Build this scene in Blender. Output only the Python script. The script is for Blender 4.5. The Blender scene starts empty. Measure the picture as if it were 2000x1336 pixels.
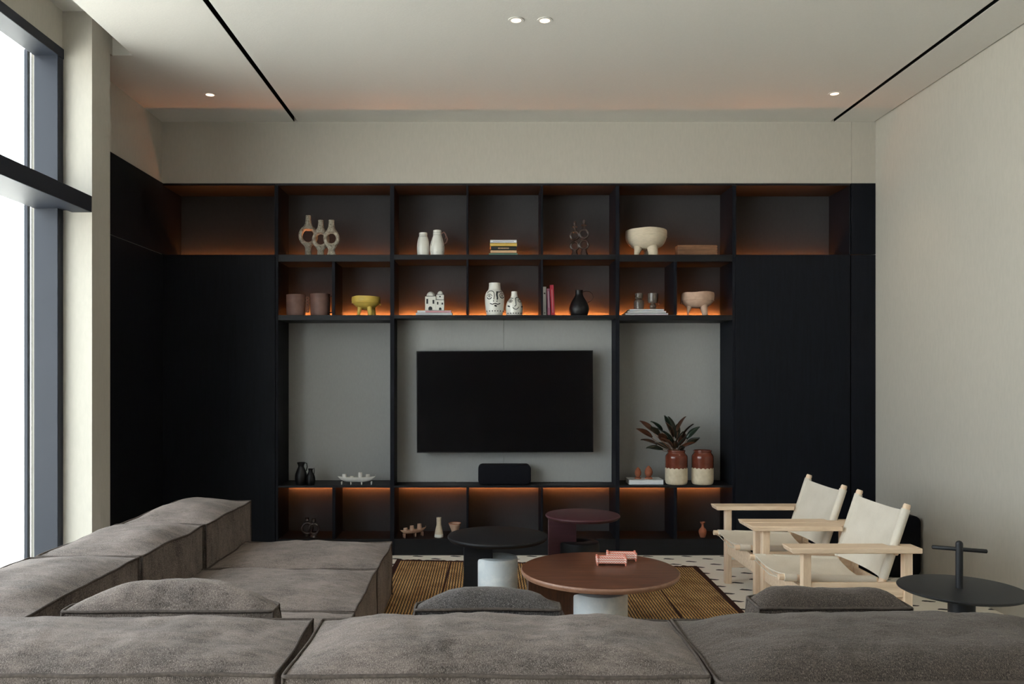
import bpy, bmesh, math, random
from mathutils import Vector, Matrix, noise
random.seed(7)
SC = bpy.context.scene
COL = SC.collection
PI = math.pi
# ------------------------------------------------------------------ camera, sky, exposure
FPX, CX, CY, CAMZ = 1575.0, 949.0, 737.0, 1.40
cam_d = bpy.data.cameras.new('camera'); cam = bpy.data.objects.new('camera', cam_d); COL.objects.link(cam)
cam.location = (0, 0, CAMZ); cam.rotation_euler = (PI/2, 0, 0)
cam_d.sensor_width = 36; cam_d.lens = FPX/2000*36
cam_d.shift_x = (1000-CX)/2000; cam_d.shift_y = (CY-668)/2000
cam_d.clip_start = 0.05; cam_d.clip_end = 200
SC.camera = cam
W = bpy.data.worlds.new('overcast_sky'); SC.world = W; W.use_nodes = True
W.node_tree.nodes['Background'].inputs[0].default_value = (0.90, 0.96, 1.0, 1)
W.node_tree.nodes['Background'].inputs[1].default_value = 7.6
vs = SC.view_settings
vs.view_transform = 'Standard'; vs.look = 'None'; vs.gamma = 1.0; vs.exposure = 0.0; vs.use_curve_mapping = False
SC.cycles.max_bounces = 10; SC.cycles.diffuse_bounces = 6; SC.cycles.transparent_max_bounces = 12
SC.cycles.caustics_reflective = False; SC.cycles.caustics_refractive = False
SC.cycles.sample_clamp_indirect = 6.0
WX0, WX1 = -2.66, 3.061       # glass plane and right wall
WALL_Y = 6.336                # plane of the joinery front
Y_BACK = -6.0
WIN = [(3.20, 4.71), (1.62, 3.13), (0.04, 1.55), (-1.54, -0.03)]
sun_d = bpy.data.lights.new('sun', 'SUN'); sun_d.energy = 22.0; sun_d.angle = .05; sun_d.color = (1, .97, .92)
sun = bpy.data.objects.new('sun', sun_d); COL.objects.link(sun); sun.location = (4, 0, 12)
sun.rotation_euler = (0, math.radians(32), 0)     # high sun behind the building: falls on the paving outside, not through the windows

def P(x, y, Y): return Vector(((x-CX)*Y/FPX, Y, CAMZ-(y-CY)*Y/FPX))
def XX(x, Y=WALL_Y): return (x-CX)*Y/FPX
def ZZ(y, Y=WALL_Y): return CAMZ-(y-CY)*Y/FPX

# ------------------------------------------------------------------ materials
def s2l(c): return tuple(((v/255)/12.92 if v/255 <= .04045 else ((v/255+.055)/1.055)**2.4) for v in c)
MATS = {}
class NT:
    def __init__(s, name):
        s.m = bpy.data.materials.new(name); s.m.use_nodes = True; s.t = s.m.node_tree
        s.b = s.t.nodes['Principled BSDF']; s.out = s.t.nodes['Material Output']; MATS[name] = s.m
    def n(s, typ, **kw):
        nd = s.t.nodes.new(typ)
        for k, v in kw.items():
            if k.startswith('i_'):
                key = k[2:]; key = int(key) if key.isdigit() else key.replace('_', ' ')
                nd.inputs[key].default_value = v
            else: setattr(nd, k, v)
        return nd
    def l(s, a, b): s.t.links.new(a, b)
    def math(s, op, a, b=None, c=None, clamp=False):
        nd = s.t.nodes.new('ShaderNodeMath'); nd.operation = op; nd.use_clamp = clamp
        for i, v in enumerate((a, b, c)):
            if v is None: continue
            if isinstance(v, (int, float)): nd.inputs[i].default_value = v
            else: s.l(v, nd.inputs[i])
        return nd.outputs[0]
    def mix(s, f, a, b):
        nd = s.t.nodes.new('ShaderNodeMix'); nd.data_type = 'RGBA'
        for key, v in ((0, f), (6, a), (7, b)):
            if isinstance(v, (int, float)): nd.inputs[key].default_value = v
            elif isinstance(v, tuple): nd.inputs[key].default_value = (*v[:3], 1)
            else: s.l(v, nd.inputs[key])
        return nd.outputs[2]
    def coord(s, scale=(1, 1, 1), rot=(0, 0, 0), kind='Object'):
        tc = s.n('ShaderNodeTexCoord'); mp = s.n('ShaderNodeMapping')
        mp.inputs['Scale'].default_value = scale; mp.inputs['Rotation'].default_value = rot
        s.l(tc.outputs[kind], mp.inputs[0]); return mp.outputs[0]
    def noise(s, vec, scale, detail=3, rough=.5):
        nd = s.n('ShaderNodeTexNoise'); nd.inputs['Scale'].default_value = scale
        nd.inputs['Detail'].default_value = detail; nd.inputs['Roughness'].default_value = rough
        s.l(vec, nd.inputs['Vector']); return nd.outputs['Fac']
    def ramp(s, f, p0, p1):
        nd = s.n('ShaderNodeMapRange'); nd.inputs[1].default_value = p0; nd.inputs[2].default_value = p1
        s.l(f, nd.inputs[0]); return nd.outputs[0]
    def bump(s, h, strength, dist=.002):
        nd = s.n('ShaderNodeBump'); nd.inputs['Strength'].default_value = strength; nd.inputs['Distance'].default_value = dist
        s.l(h, nd.inputs['Height']); s.l(nd.outputs[0], s.b.inputs['Normal'])
    def base(s, c):
        if isinstance(c, tuple): s.b.inputs['Base Color'].default_value = (*c[:3], 1)
        else: s.l(c, s.b.inputs['Base Color'])

def plain(name, rgb, rough=.5, var=.12, scale=30, spec=.5, metal=0, coat=0, bump=.1, stretch=(1, 1, 1)):
    k = NT(name); c = s2l(rgb); v = k.coord(stretch); f = k.noise(v, scale)
    lo = tuple(x*(1-var) for x in c); hi = tuple(min(1, x*(1+var)) for x in c)
    k.base(k.mix(k.ramp(f, .3, .7), lo, hi))
    k.b.inputs['Roughness'].default_value = rough; k.b.inputs['Metallic'].default_value = metal
    k.b.inputs['Specular IOR Level'].default_value = spec; k.b.inputs['Coat Weight'].default_value = coat
    k.b.inputs['Coat Roughness'].default_value = .08
    if bump: k.bump(f, bump, .001)
    return k.m
def wood(name, dark, light, rough=.5, scale=1, axis='X', spec=.4, bump=.15, coarse=1.0):
    k = NT(name); st = {'X': (1, 12, 12), 'Y': (12, 1, 12), 'Z': (12, 12, 1)}[axis]
    v = k.coord(tuple(q*scale for q in st))
    f = k.noise(v, 4*coarse, 5, .6); g = k.noise(v, 28*coarse, 2, .5)
    h = k.math('ADD', k.math('MULTIPLY', f, .7), k.math('MULTIPLY', g, .3))
    k.base(k.mix(k.ramp(h, .35, .65), s2l(dark), s2l(light)))
    k.b.inputs['Roughness'].default_value = rough; k.b.inputs['Specular IOR Level'].default_value = spec
    k.bump(h, bump, .001); return k.m

plaster = plain('warm_grey_plaster', (206, 196, 176), .9, .025, 5, .2, bump=0)
def textured(name, rgb, sc, st, var=.03, b=.25):
    k = NT(name); c = s2l(rgb); v = k.coord(st); f = k.noise(v, sc, 4, .6)
    k.base(k.mix(k.ramp(f, .3, .7), tuple(x*(1-var) for x in c), tuple(min(1, x*(1+var)) for x in c)))
    k.b.inputs['Roughness'].default_value = .9; k.b.inputs['Specular IOR Level'].default_value = .15
    k.bump(f, b, .002); return k.m
M_WALL = textured('linen_wall_covering', (183, 178, 168), 60, (1, 1, .25))
M_CEIL = textured('stippled_ceiling_paint', (212, 209, 203), 90, (1, 1, 1), .02, .35)
M_BLACK = wood('black_stained_oak', (12, 14, 20), (19, 22, 30), .6, 1, 'Z', .15, .2)
M_BLACKH = wood('black_stained_oak_horizontal', (12, 13, 16), (20, 22, 28), .5, 1, 'X', .3, .2)
M_PANEL = textured('charcoal_back_panel', (66, 65, 66), 80, (1, 1, .4), .05, .15)
M_GREYP = textured('grey_felt_back_panel', (156, 156, 154), 80, (1, 1, .4), .03, .15)
M_FRAME = plain('blue_black_metal', (27, 32, 43), .5, .04, 3, .35, bump=0)
M_DARK = plain('black_slot', (8, 8, 9), .8, .05, 10, .2, bump=0)
M_TV = plain('television_screen', (9, 9, 12), .16, .02, 3, .5, bump=0)
M_TVB = plain('television_casing', (16, 16, 18), .5, .02, 3, .4, bump=0)
M_SPK = textured('black_speaker_cloth', (17, 18, 24), 400, (1, 1, 1), .15, .3)
M_WHITE = plain('white_glaze', (222, 220, 212), .3, .03, 12, .5, bump=.05)
M_BISQ = plain('chalky_white_clay', (205, 203, 198), .8, .05, 40, .3)
M_INK = plain('black_ink', (14, 16, 20), .5, .02, 20, .4, bump=0)
M_TERR = plain('terracotta', (146, 86, 62), .75, .12, 40, .3)
M_PINKC = plain('pale_pink_clay', (184, 154, 134), .8, .08, 30, .3)
M_BEIGE = plain('beige_clay', (204, 190, 168), .85, .08, 25, .3, stretch=(1, 1, 4))
M_YEL = plain('yellow_glaze', (206, 176, 84), .5, .08, 18, .4)
M_BRNP = plain('brown_pottery', (116, 88, 80), .55, .15, 16, .4)
M_WOODB = wood('brown_box_wood', (96, 64, 44), (140, 100, 72), .6)
M_BLKP = plain('black_pottery', (14, 14, 17), .45, .15, 20, .35)
M_PAVE = plain('pale_paving', (225, 222, 215), .9, .04, 2, .2, bump=0)
k = NT('crackled_cream_pottery'); v = k.coord(); f = k.noise(v, 34, 6, .75); g = k.noise(v, 120, 3, .6)
k.base(k.mix(k.ramp(k.math('ADD', k.math('MULTIPLY', f, .6), k.math('MULTIPLY', g, .4)), .38, .62), s2l((92, 84, 72)), s2l((205, 196, 178))))
k.b.inputs['Roughness'].default_value = .8; k.bump(f, .6, .003); M_CRACK = k.m
M_SMOKE = None
def glassy(name, tint, rough=.05, frac=.45):
    k = NT(name); k.b.inputs['Base Color'].default_value = (*tint, 1); k.b.inputs['Roughness'].default_value = rough
    k.b.inputs['Coat Weight'].default_value = 1
    tr = k.n('ShaderNodeBsdfTransparent'); tr.inputs[0].default_value = (*[min(1, t*4+.25) for t in tint], 1)
    mx = k.n('ShaderNodeMixShader'); mx.inputs[0].default_value = frac
    k.l(tr.outputs[0], mx.inputs[1]); k.l(k.b.outputs[0], mx.inputs[2]); k.l(mx.outputs[0], k.out.inputs[0]); return k.m
M_SMOKE = glassy('smoked_glass', (.06, .04, .035), .06, .6)
M_GGLASS = glassy('grey_smoked_glass', (.16, .14, .12), .05, .5)
k = NT('window_glass'); fr = k.n('ShaderNodeFresnel'); fr.inputs[0].default_value = 1.45
tr = k.n('ShaderNodeBsdfTransparent'); tr.inputs[0].default_value = (.96, .98, .98, 1); gl = k.n('ShaderNodeBsdfGlossy'); gl.inputs['Roughness'].default_value = .02
mx = k.n('ShaderNodeMixShader'); ge = k.n('ShaderNodeNewGeometry'); k.l(k.math('MULTIPLY', fr.outputs[0], k.math('SUBTRACT', 1.0, ge.outputs['Backfacing'])), mx.inputs[0]); k.l(tr.outputs[0], mx.inputs[1]); k.l(gl.outputs[0], mx.inputs[2]); k.l(mx.outputs[0], k.out.inputs[0])
M_GLASS = k.m
M_WALNUT = wood('walnut_veneer', (66, 40, 30), (112, 72, 54), .33, .9, 'X', .5, .08)
M_WALNUTV = wood('walnut_veneer_upright', (54, 34, 26), (92, 60, 44), .4, 1.4, 'Z', .4, .1)
M_WALEDGE = wood('walnut_edge', (128, 92, 74), (160, 122, 100), .4, 1, 'X', .5, .05)
M_BTAB = wood('black_table_lacquer', (15, 16, 19), (24, 25, 29), .5, 1, 'X', .3, .1)
M_PTAB = wood('aubergine_table_lacquer', (58, 30, 36), (74, 42, 48), .45, 1, 'X', .4, .06)
M_ITAB = plain('black_powder_coated_metal', (20, 21, 25), .55, .05, 8, .45, bump=0)
k = NT('white_marble'); v = k.coord(); f = k.noise(v, 5, 8, .65); g = k.noise(v, 22, 4, .6)
k.base(k.mix(k.ramp(f, .42, .6), s2l((214, 221, 224)), s2l((242, 244, 243)))); k.b.inputs['Roughness'].default_value = .5
k.bump(g, .05); M_MARBLE = k.m
M_ASH = wood('pale_beech', (216, 188, 158), (238, 214, 188), .5, 1, 'X', .4, .08)
M_ASHZ = wood('pale_beech_upright', (216, 188, 158), (238, 214, 188), .5, 1, 'Z', .4, .08)
k = NT('natural_canvas'); v = k.coord(); w1 = k.noise(k.coord((1, 1, 6)), 260, 2); w2 = k.noise(k.coord((6, 6, 1)), 260, 2); bl = k.noise(v, 7, 3)
h = k.math('ADD', w1, w2); k.base(k.mix(k.ramp(k.math('ADD', k.math('MULTIPLY', h, .35), k.math('MULTIPLY', bl, .3)), .35, .65), s2l((200, 191, 176)), s2l((226, 218, 205))))
k.b.inputs['Roughness'].default_value = .9; k.b.inputs['Specular IOR Level'].default_value = .15; k.bump(h, .3, .0012); M_CANVAS = k.m
def chenille(name, a, b, fleck):
    k = NT(name); v = k.coord()
    big = k.noise(k.coord((.8, 1.3, 1)), 4.5, 5, .62); mid = k.noise(k.coord((1, 2.2, 1)), 15, 5, .7)
    th = k.noise(k.coord((1.5, .5, .5)), 380, 2, .6); th2 = k.noise(k.coord((1, 1, 1)), 520, 2, .6)
    m = k.math('ADD', k.math('MULTIPLY', big, .55), k.math('MULTIPLY', mid, .45))
    c = k.mix(k.ramp(m, .40, .60), s2l(a), s2l(b))
    t = k.math('ADD', k.math('MULTIPLY', th, .6), k.math('MULTIPLY', th2, .4))
    c2 = k.mix(k.math('ADD', k.math('MULTIPLY', k.ramp(t, .42, .60), .35), k.math('MULTIPLY', k.ramp(t, .58, .66), .6), clamp=True), c, s2l(fleck))
    dk = k.math('MULTIPLY', k.ramp(t, .48, .34), .5)
    k.base(k.mix(dk, c2, tuple(q*.35 for q in s2l(a))))
    k.b.inputs['Roughness'].default_value = .85; k.b.inputs['Specular IOR Level'].default_value = .2
    k.b.inputs['Sheen Weight'].default_value = .2; k.b.inputs['Sheen Roughness'].default_value = .45
    k.b.inputs['Sheen Tint'].default_value = (.9, .8, .74, 1)
    k.bump(k.math('ADD', k.math('MULTIPLY', t, .6), k.math('MULTIPLY', mid, 1.3)), .75, .005); return k.m
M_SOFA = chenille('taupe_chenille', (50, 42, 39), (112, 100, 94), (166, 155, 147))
M_SOFADIM = chenille('dimmed_brown_chenille', (30, 24, 22), (50, 41, 37), (136, 124, 114))  # darker copy of the sofa chenille; weaker light at the right put into the colour
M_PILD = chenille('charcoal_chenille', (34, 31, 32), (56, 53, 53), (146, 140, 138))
M_PIPE = plain('chenille_piping', (80, 72, 67), .85, .25, 90, .2)
# floor: white with staggered black brush dashes (flat print)
k = NT('white_floor_with_black_dashes'); tc = k.n('ShaderNodeTexCoord'); sp = k.n('ShaderNodeSeparateXYZ'); k.l(tc.outputs['Object'], sp.inputs[0])
px, py = sp.outputs[0], sp.outputs[1]
u = k.math('DIVIDE', k.math('SUBTRACT', px, 1.57), .15); col = k.math('ROUND', u); du = k.math('MULTIPLY', k.math('SUBTRACT', u, col), .15)
odd = k.math('MULTIPLY', k.math('FLOORED_MODULO', col, 2.0), .5)
vv = k.math('SUBTRACT', k.math('DIVIDE', k.math('SUBTRACT', py, 5.222), .181), odd); row = k.math('ROUND', vv)
dv = k.math('MULTIPLY', k.math('SUBTRACT', vv, row), .181)
seed = k.math('SINE', k.math('ADD', k.math('MULTIPLY', col, 12.9), k.math('MULTIPLY', row, 78.2)))
du = k.math('ADD', du, k.math('MULTIPLY', seed, .006))
wig = k.math('MULTIPLY', k.math('SINE', k.math('MULTIPLY', du, 62.0)), -.006)
d2 = k.math('ABSOLUTE', k.math('SUBTRACT', dv, wig))
th = k.math('MULTIPLY', k.math('SUBTRACT', 1.0, k.math('POWER', k.math('ABSOLUTE', k.math('DIVIDE', du, .046)), 2.5)), .017)
th = k.math('ADD', th, k.math('MULTIPLY', du, -.09))
nz = k.math('MULTIPLY', k.math('SUBTRACT', k.noise(k.coord(), 60, 2), .5), .012)
ink = k.math('MULTIPLY', k.math('GREATER_THAN', k.math('ADD', th, nz), d2), k.math('LESS_THAN', k.math('ABSOLUTE', du), .046))
bg = k.noise(k.coord(), 6, 4)
k.base(k.mix(ink, k.mix(bg, s2l((236, 230, 220)), s2l((247, 243, 234))), s2l((24, 24, 30))))
k.b.inputs['Roughness'].default_value = .7; M_FLOOR = k.m
# woven reed rug (uv in metres)
k = NT('woven_reed'); tc = k.n('ShaderNodeTexCoord'); sp = k.n('ShaderNodeSeparateXYZ'); k.l(tc.outputs['UV'], sp.inputs[0])
u, v = sp.outputs[0], sp.outputs[1]
ph = k.math('MULTIPLY', u, 2*PI/.0185)
rows = k.math('MULTIPLY', k.math('SINE', k.math('MULTIPLY', v, 2*PI/.06)), .35)
wv = k.math('SINE', k.math('ADD', ph, rows))
nn = k.n('ShaderNodeTexNoise'); nn.inputs['Scale'].default_value = 9; k.l(tc.outputs['UV'], nn.inputs['Vector'])
nf = nn.outputs['Fac']
reed = k.mix(k.ramp(nf, .3, .7), s2l((166, 124, 76)), s2l((214, 178, 122)))
k.base(k.mix(k.ramp(wv, -.55, .1), s2l((50, 32, 22)), reed)); k.b.inputs['Roughness'].default_value = .7
k.bump(wv, .5, .003); M_REED = k.m
M_RUGB = plain('dark_brown_rug_binding', (58, 34, 30), .85, .2, 60, .2)
k = NT('leaf_green_and_rust'); oi = k.n('ShaderNodeObjectInfo'); f = k.noise(k.coord(), 20, 2)
k.base(k.mix(k.ramp(k.math('ADD', oi.outputs['Random'], k.math('MULTIPLY', f, .3)), .55, 1.0), s2l((22, 36, 26)), s2l((72, 38, 22))))
k.b.inputs['Roughness'].default_value = .35; M_LEAF = k.m
k = NT('two_tone_jar_glaze'); tc = k.n('ShaderNodeTexCoord'); sp = k.n('ShaderNodeSeparateXYZ'); k.l(tc.outputs['Object'], sp.inputs[0])
an = k.math('ARCTAN2', sp.outputs[0], sp.outputs[1])
edge = k.math('ADD', .128, k.math('MULTIPLY', k.math('ABSOLUTE', k.math('SINE', k.math('MULTIPLY', an, 8.0))), .008))
f = k.noise(k.coord(), 30, 4)
top = k.math('GREATER_THAN', sp.outputs[2], edge)
k.base(k.mix(top, k.mix(f, s2l((176, 160, 132)), s2l((222, 210, 186))), k.mix(f, s2l((82, 40, 30)), s2l((120, 62, 46)))))
k.l(k.math('SUBTRACT', .7, k.math('MULTIPLY', top, .58)), k.b.inputs['Roughness']); M_JAR = k.m
k = NT('pink_clay_with_white_zigzag'); tc = k.n('ShaderNodeTexCoord'); sp = k.n('ShaderNodeSeparateXYZ'); k.l(tc.outputs['Object'], sp.inputs[0])
q = k.math('ADD', sp.outputs[0], sp.outputs[1])
tri = k.math('PINGPONG', k.math('MULTIPLY', q, 1.0), .007)
zz = k.math('ABSOLUTE', k.math('SUBTRACT', k.math('FLOORED_MODULO', k.math('SUBTRACT', sp.outputs[2], tri), .013), .0065))
band = k.math('MULTIPLY', k.math('LESS_THAN', zz, .0032), k.math('LESS_THAN', sp.outputs[2], .040))
band = k.math('MULTIPLY', band, k.math('GREATER_THAN', sp.outputs[2], .014))
k.base(k.mix(band, s2l((214, 132, 112)), s2l((240, 222, 214)))); k.b.inputs['Roughness'].default_value = .55; M_TRAY = k.m
def emis(name, rgb, st):
    k = NT(name); k.b.inputs['Base Color'].default_value = (0, 0, 0, 1); k.b.inputs['Emission Color'].default_value = (*rgb, 1); k.b.inputs['Emission Strength'].default_value = st; return k.m
M_LED = emis('amber_led', (1.0, .30, .08), 150.0)
M_LED2 = emis('amber_led_bright', (1.0, .28, .06), 620.0)
M_LEDB = emis('amber_led_base', (1.0, .30, .08), 230.0)
M_LAMP = emis('warm_lamp', (1.0, .80, .58), 2.2)

# ------------------------------------------------------------------ mesh helpers
class MB:
    def __init__(s): s.v = []; s.f = []; s.uv = None
    def add(s, vs_, fs):
        o = len(s.v); s.v += [Vector(p) for p in vs_]; s.f += [tuple(i+o for i in f) for f in fs]; return s
    def box(s, x0, x1, y0, y1, z0, z1):
        return s.add([(x0, y0, z0), (x1, y0, z0), (x1, y1, z0), (x0, y1, z0), (x0, y0, z1), (x1, y0, z1), (x1, y1, z1), (x0, y1, z1)],
                     [(0, 3, 2, 1), (4, 5, 6, 7), (0, 1, 5, 4), (1, 2, 6, 5), (2, 3, 7, 6), (3, 0, 4, 7)])
    def lathe(s, prof, n=32, c=(0, 0, 0), sx=1, sy=1):
        """prof: list of (r, z); closed at both ends when r = 0"""
        o = len(s.v); cx, cy, cz = c; rings = []
        for (r, z) in prof:
            if r <= 1e-6: s.v.append(Vector((cx, cy, cz+z))); rings.append([len(s.v)-1])
            else:
                rings.append(list(range(len(s.v), len(s.v)+n)))
                for i in range(n):
                    a = 2*PI*i/n; s.v.append(Vector((cx+r*sx*math.cos(a), cy+r*sy*math.sin(a), cz+z)))
        for A, B in zip(rings, rings[1:]):
            for i in range(n):
                j = (i+1) % n
                if len(A) == 1 and len(B) == 1: continue
                if len(A) == 1: s.f.append((A[0], B[j], B[i]))
                elif len(B) == 1: s.f.append((A[i], A[j], B[0]))
                else: s.f.append((A[i], A[j], B[j], B[i]))
        return s
    def tube(s, pts, r, n=10, closed=False):
        pts = [Vector(p) for p in pts]; m = len(pts)
        rr = r if isinstance(r, (list, tuple)) else [r]*m
        rings = []; up = None
        for i, p in enumerate(pts):
            if closed: t = pts[(i+1) % m]-pts[i-1]
            else: t = pts[min(i+1, m-1)]-pts[max(i-1, 0)]
            if t.length < 1e-9: t = Vector((0, 0, 1))
            t.normalize()
            if up is None:
                up = Vector((0, 0, 1)) if abs(t.z) < .9 else Vector((1, 0, 0))
            a = t.cross(up)
            if a.length < 1e-6: a = t.cross(Vector((0, 1, 0)))
            a.normalize(); up = a.cross(t).normalized(); b = up
            rings.append(range(len(s.v), len(s.v)+n))
            for j in range(n):
                q = 2*PI*j/n; s.v.append(p+a*(rr[i]*math.cos(q))+b*(rr[i]*math.sin(q)))
        for i in range(m if closed else m-1):
            A, B = rings[i], rings[(i+1) % m]
            for j in range(n):
                l_ = (j+1) % n; s.f.append((A[j], A[l_], B[l_], B[j]))
        if not closed:
            s.f.append(tuple(reversed(rings[0]))); s.f.append(tuple(rings[-1]))
        return s
    def prism(s, poly, z0, z1):
        n = len(poly); o = len(s.v)
        for z in (z0, z1):
            for (x, y) in poly: s.v.append(Vector((x, y, z)))
        s.f.append(tuple(o+i for i in reversed(range(n)))); s.f.append(tuple(o+n+i for i in range(n)))
        for i in range(n):
            j = (i+1) % n; s.f.append((o+i, o+j, o+n+j, o+n+i))
        return s
    def sheet(s, grid, th):
        """grid[i][j] of Vectors -> slab of thickness th along the local normal"""
        a, b = len(grid), len(grid[0]); N = []
        for i in range(a):
            row = []
            for j in range(b):
                du = grid[min(i+1, a-1)][j]-grid[max(i-1, 0)][j]; dv = grid[i][min(j+1, b-1)]-grid[i][max(j-1, 0)]
                row.append(du.cross(dv).normalized())
            N.append(row)
        o = len(s.v)
        for sg in (.5, -.5):
            for i in range(a):
                for j in range(b): s.v.append(grid[i][j]+N[i][j]*th*sg)
        T = lambda i, j: o+i*b+j
        B = lambda i, j: o+a*b+i*b+j
        for i in range(a-1):
            for j in range(b-1):
                s.f.append((T(i, j), T(i+1, j), T(i+1, j+1), T(i, j+1))); s.f.append((B(i, j), B(i, j+1), B(i+1, j+1), B(i+1, j)))
        for i in range(a-1):
            s.f.append((T(i, 0), B(i, 0), B(i+1, 0), T(i+1, 0))); s.f.append((T(i, b-1), T(i+1, b-1), B(i+1, b-1), B(i, b-1)))
        for j in range(b-1):
            s.f.append((T(0, j), T(0, j+1), B(0, j+1), B(0, j))); s.f.append((T(a-1, j), B(a-1, j), B(a-1, j+1), T(a-1, j+1)))
        return s
    def rot(s, ang, axis='Z', about=(0, 0, 0), start=0):
        R = Matrix.Rotation(ang, 3, axis); c = Vector(about)
        for i in range(start, len(s.v)): s.v[i] = R @ (s.v[i]-c)+c
        return s
    def build(s, name, mat, parent=None, smooth=False, bevel=0, loc=None, seg=2, angle=40):
        me = bpy.data.meshes.new(name); me.from_pydata([tuple(v) for v in s.v], [], s.f); me.materials.append(mat)
        bm = bmesh.new(); bm.from_mesh(me); bmesh.ops.recalc_face_normals(bm, faces=bm.faces); bm.to_mesh(me); bm.free()
        o = bpy.data.objects.new(name, me); COL.objects.link(o)
        if parent is not None: o.parent = parent
        if loc is not None: o.location = loc
        if smooth or bevel:
            for p in me.polygons: p.use_smooth = True
            if smooth == 'auto' or bevel:
                me.set_sharp_from_angle(angle=math.radians(angle))
        if bevel:
            b = o.modifiers.new('bevel', 'BEVEL'); b.width = bevel; b.segments = seg; b.limit_method = 'ANGLE'; b.angle_limit = math.radians(35)
            b.harden_normals = False
        return o
def tag(o, label=None, cat=None, group=None, kind=None):
    if label: o['label'] = label
    if cat: o['category'] = cat
    if group: o['group'] = group
    if kind: o['kind'] = kind
    return o
def empty(name, loc, label=None, cat=None, group=None, rz=0):
    o = bpy.data.objects.new(name, None); COL.objects.link(o); o.location = loc; o.rotation_euler = (0, 0, rz)
    o.empty_display_size = .05
    return tag(o, label, cat, group)
def struct(name, mb, mat, label=None, cat=None, parent=None, **kw):
    o = mb.build(name, mat, parent, **kw)
    if parent is None: o['kind'] = 'structure'
    return tag(o, label, cat)
def copy_tree(o, parent=None):
    c = o.copy(); COL.objects.link(c)
    if parent is not None: c.parent = parent
    for ch in [x for x in COL.objects if x.parent == o]: copy_tree(ch, c)
    return c

# ------------------------------------------------------------------ room shell
CZ = 3.4075
struct('floor', MB().box(-2.9, WX1+.05, Y_BACK, 6.9, -.12, 0), M_FLOOR, 'white floor printed with short black brush dashes', 'floor')
SL, SR = -1.492, 2.7195
ce = MB()
ce.box(-2.20, SL-.0165, Y_BACK, WALL_Y+.02, CZ, CZ+.16)
ce.box(-2.56, -2.20, 5.03, WALL_Y+.02, CZ, CZ+.16)
ce.box(SL+.0165, SR-.0165, Y_BACK, WALL_Y+.02, CZ, CZ+.16)
ce.box(SR+.0165, WX1-.012, Y_BACK, WALL_Y+.02, CZ, CZ+.16)
ce.box(-2.6, -2.20, Y_BACK, 5.03, 3.565, 3.60)
CEIL = struct('ceiling', ce, M_CEIL, 'pale stippled ceiling with a raised recess along the window', 'ceiling')
for xx, lab in ((SL, 'left'), (SR, 'right')):
    m = MB().box(xx-.03, xx+.03, Y_BACK, WALL_Y, CZ+.09, CZ+.12)
    m.box(xx-.0165, xx-.0150, Y_BACK, WALL_Y, CZ+.002, CZ+.09).box(xx+.0150, xx+.0165, Y_BACK, WALL_Y, CZ+.002, CZ+.09)
    o = m.build('ceiling_slot', M_DARK); tag(o, 'long black slot in the ceiling, %s' % ('the one nearer the windows' if lab == 'left' else 'the one nearer the bare right wall'), 'slot diffuser', 'slots in the ceiling')
MB().box(WX1-.013, WX1, Y_BACK, WALL_Y, CZ+.03, CZ+.05).build('shadow_gap', M_DARK, CEIL)
struct('wall_right', MB().box(WX1, WX1+.12, Y_BACK, 6.9, 0, CZ+.2), M_WALL, 'bare pale right wall with a fine linen texture', 'wall')
wb = MB().box(-2.56, XX(1663)-.001, WALL_Y, 6.78, ZZ(358), CZ+.1).box(XX(1663)+.001, WX1, WALL_Y-.002, 6.78, ZZ(358)-.002, CZ+.1)
struct('wall_back', wb, M_WALL, 'plain pale bulkhead wall above the black shelving', 'wall')
struct('wall_rear', MB().box(-2.9, WX1, 6.80, 6.9, 0, CZ+.1), M_WALL, 'wall behind the shelving', 'wall')
struct('wall_camera', MB().box(-2.9, WX1+.12, Y_BACK-.12, Y_BACK, 0, CZ+.3), M_WALNUTV, 'wall behind the viewer', 'wall')
PX = -2.33
wl = MB().box(-2.69, PX, 4.77, 5.0, 0, 3.565)                 # pier
wl.box(-2.69, -2.546, 5.0, 6.80, 0, CZ+.1)                     # deep side wall
wl.box(-2.6, PX, 5.0, 5.04, CZ, 3.6)
wl.box(-2.69, -2.505, Y_BACK, 4.77, 3.338, 3.60)               # above the glazing
wl.box(-2.69, -2.505, Y_BACK, -1.60, 0, 3.338)
struct('wall_left', wl, M_WALL, 'pale left wall with a projecting pier beside the window', 'wall')
# black panelling on the deep side wall
for z0, z1 in ((0, ZZ(497)-.003), (ZZ(497)+.003, ZZ(358))):
    o = MB().box(-2.546, -2.536, 5.0, WALL_Y, z0, z1).build('wall_panel', M_BLACK)
    tag(o, 'tall lower black wood panel on the side wall beside the pier' if z0 == 0 else 'short upper black wood panel on the side wall beside the pier', 'wall panel', 'black side wall panels')
struct('ground', MB().box(-60, -2.9, -40, 50, -.25, -.12), M_PAVE, 'pale paving outside the window', 'ground')
# ------------------------------------------------------------------ glazing
win = empty('window_1', (0, 0, 0)); win['kind'] = 'structure'; tag(win, 'tall dark framed window in the left wall with a deep transom', 'window')
yE = [4.77, 3.165, 1.585, .005, -1.60]
m = MB().box(-2.64, -2.50, 4.71, 4.771, 0, 3.338)
for y in yE[1:]: m.box(-2.64, -2.50, y-.03, y+.03, 0, 3.338)
m.build('jamb', M_FRAME, win, bevel=.003)
MB().box(-2.64, -2.495, -1.6, 4.771, 3.28, 3.34).build('head_frame', M_FRAME, win, bevel=.003)
MB().box(-2.64, -2.50, -1.6, 4.771, 0, .05).build('sill', M_FRAME, win, bevel=.003)
tz0, tz1 = 2.375, 2.472
MB().box(-2.45, PX, -1.6, 4.769, tz0, tz1).build('transom_fin', M_FRAME, win, bevel=.003)
MB().box(-2.64, -2.455, -1.6, 4.77, tz0+.012, tz1-.006).build('transom', M_FRAME, win, bevel=.003)
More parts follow.
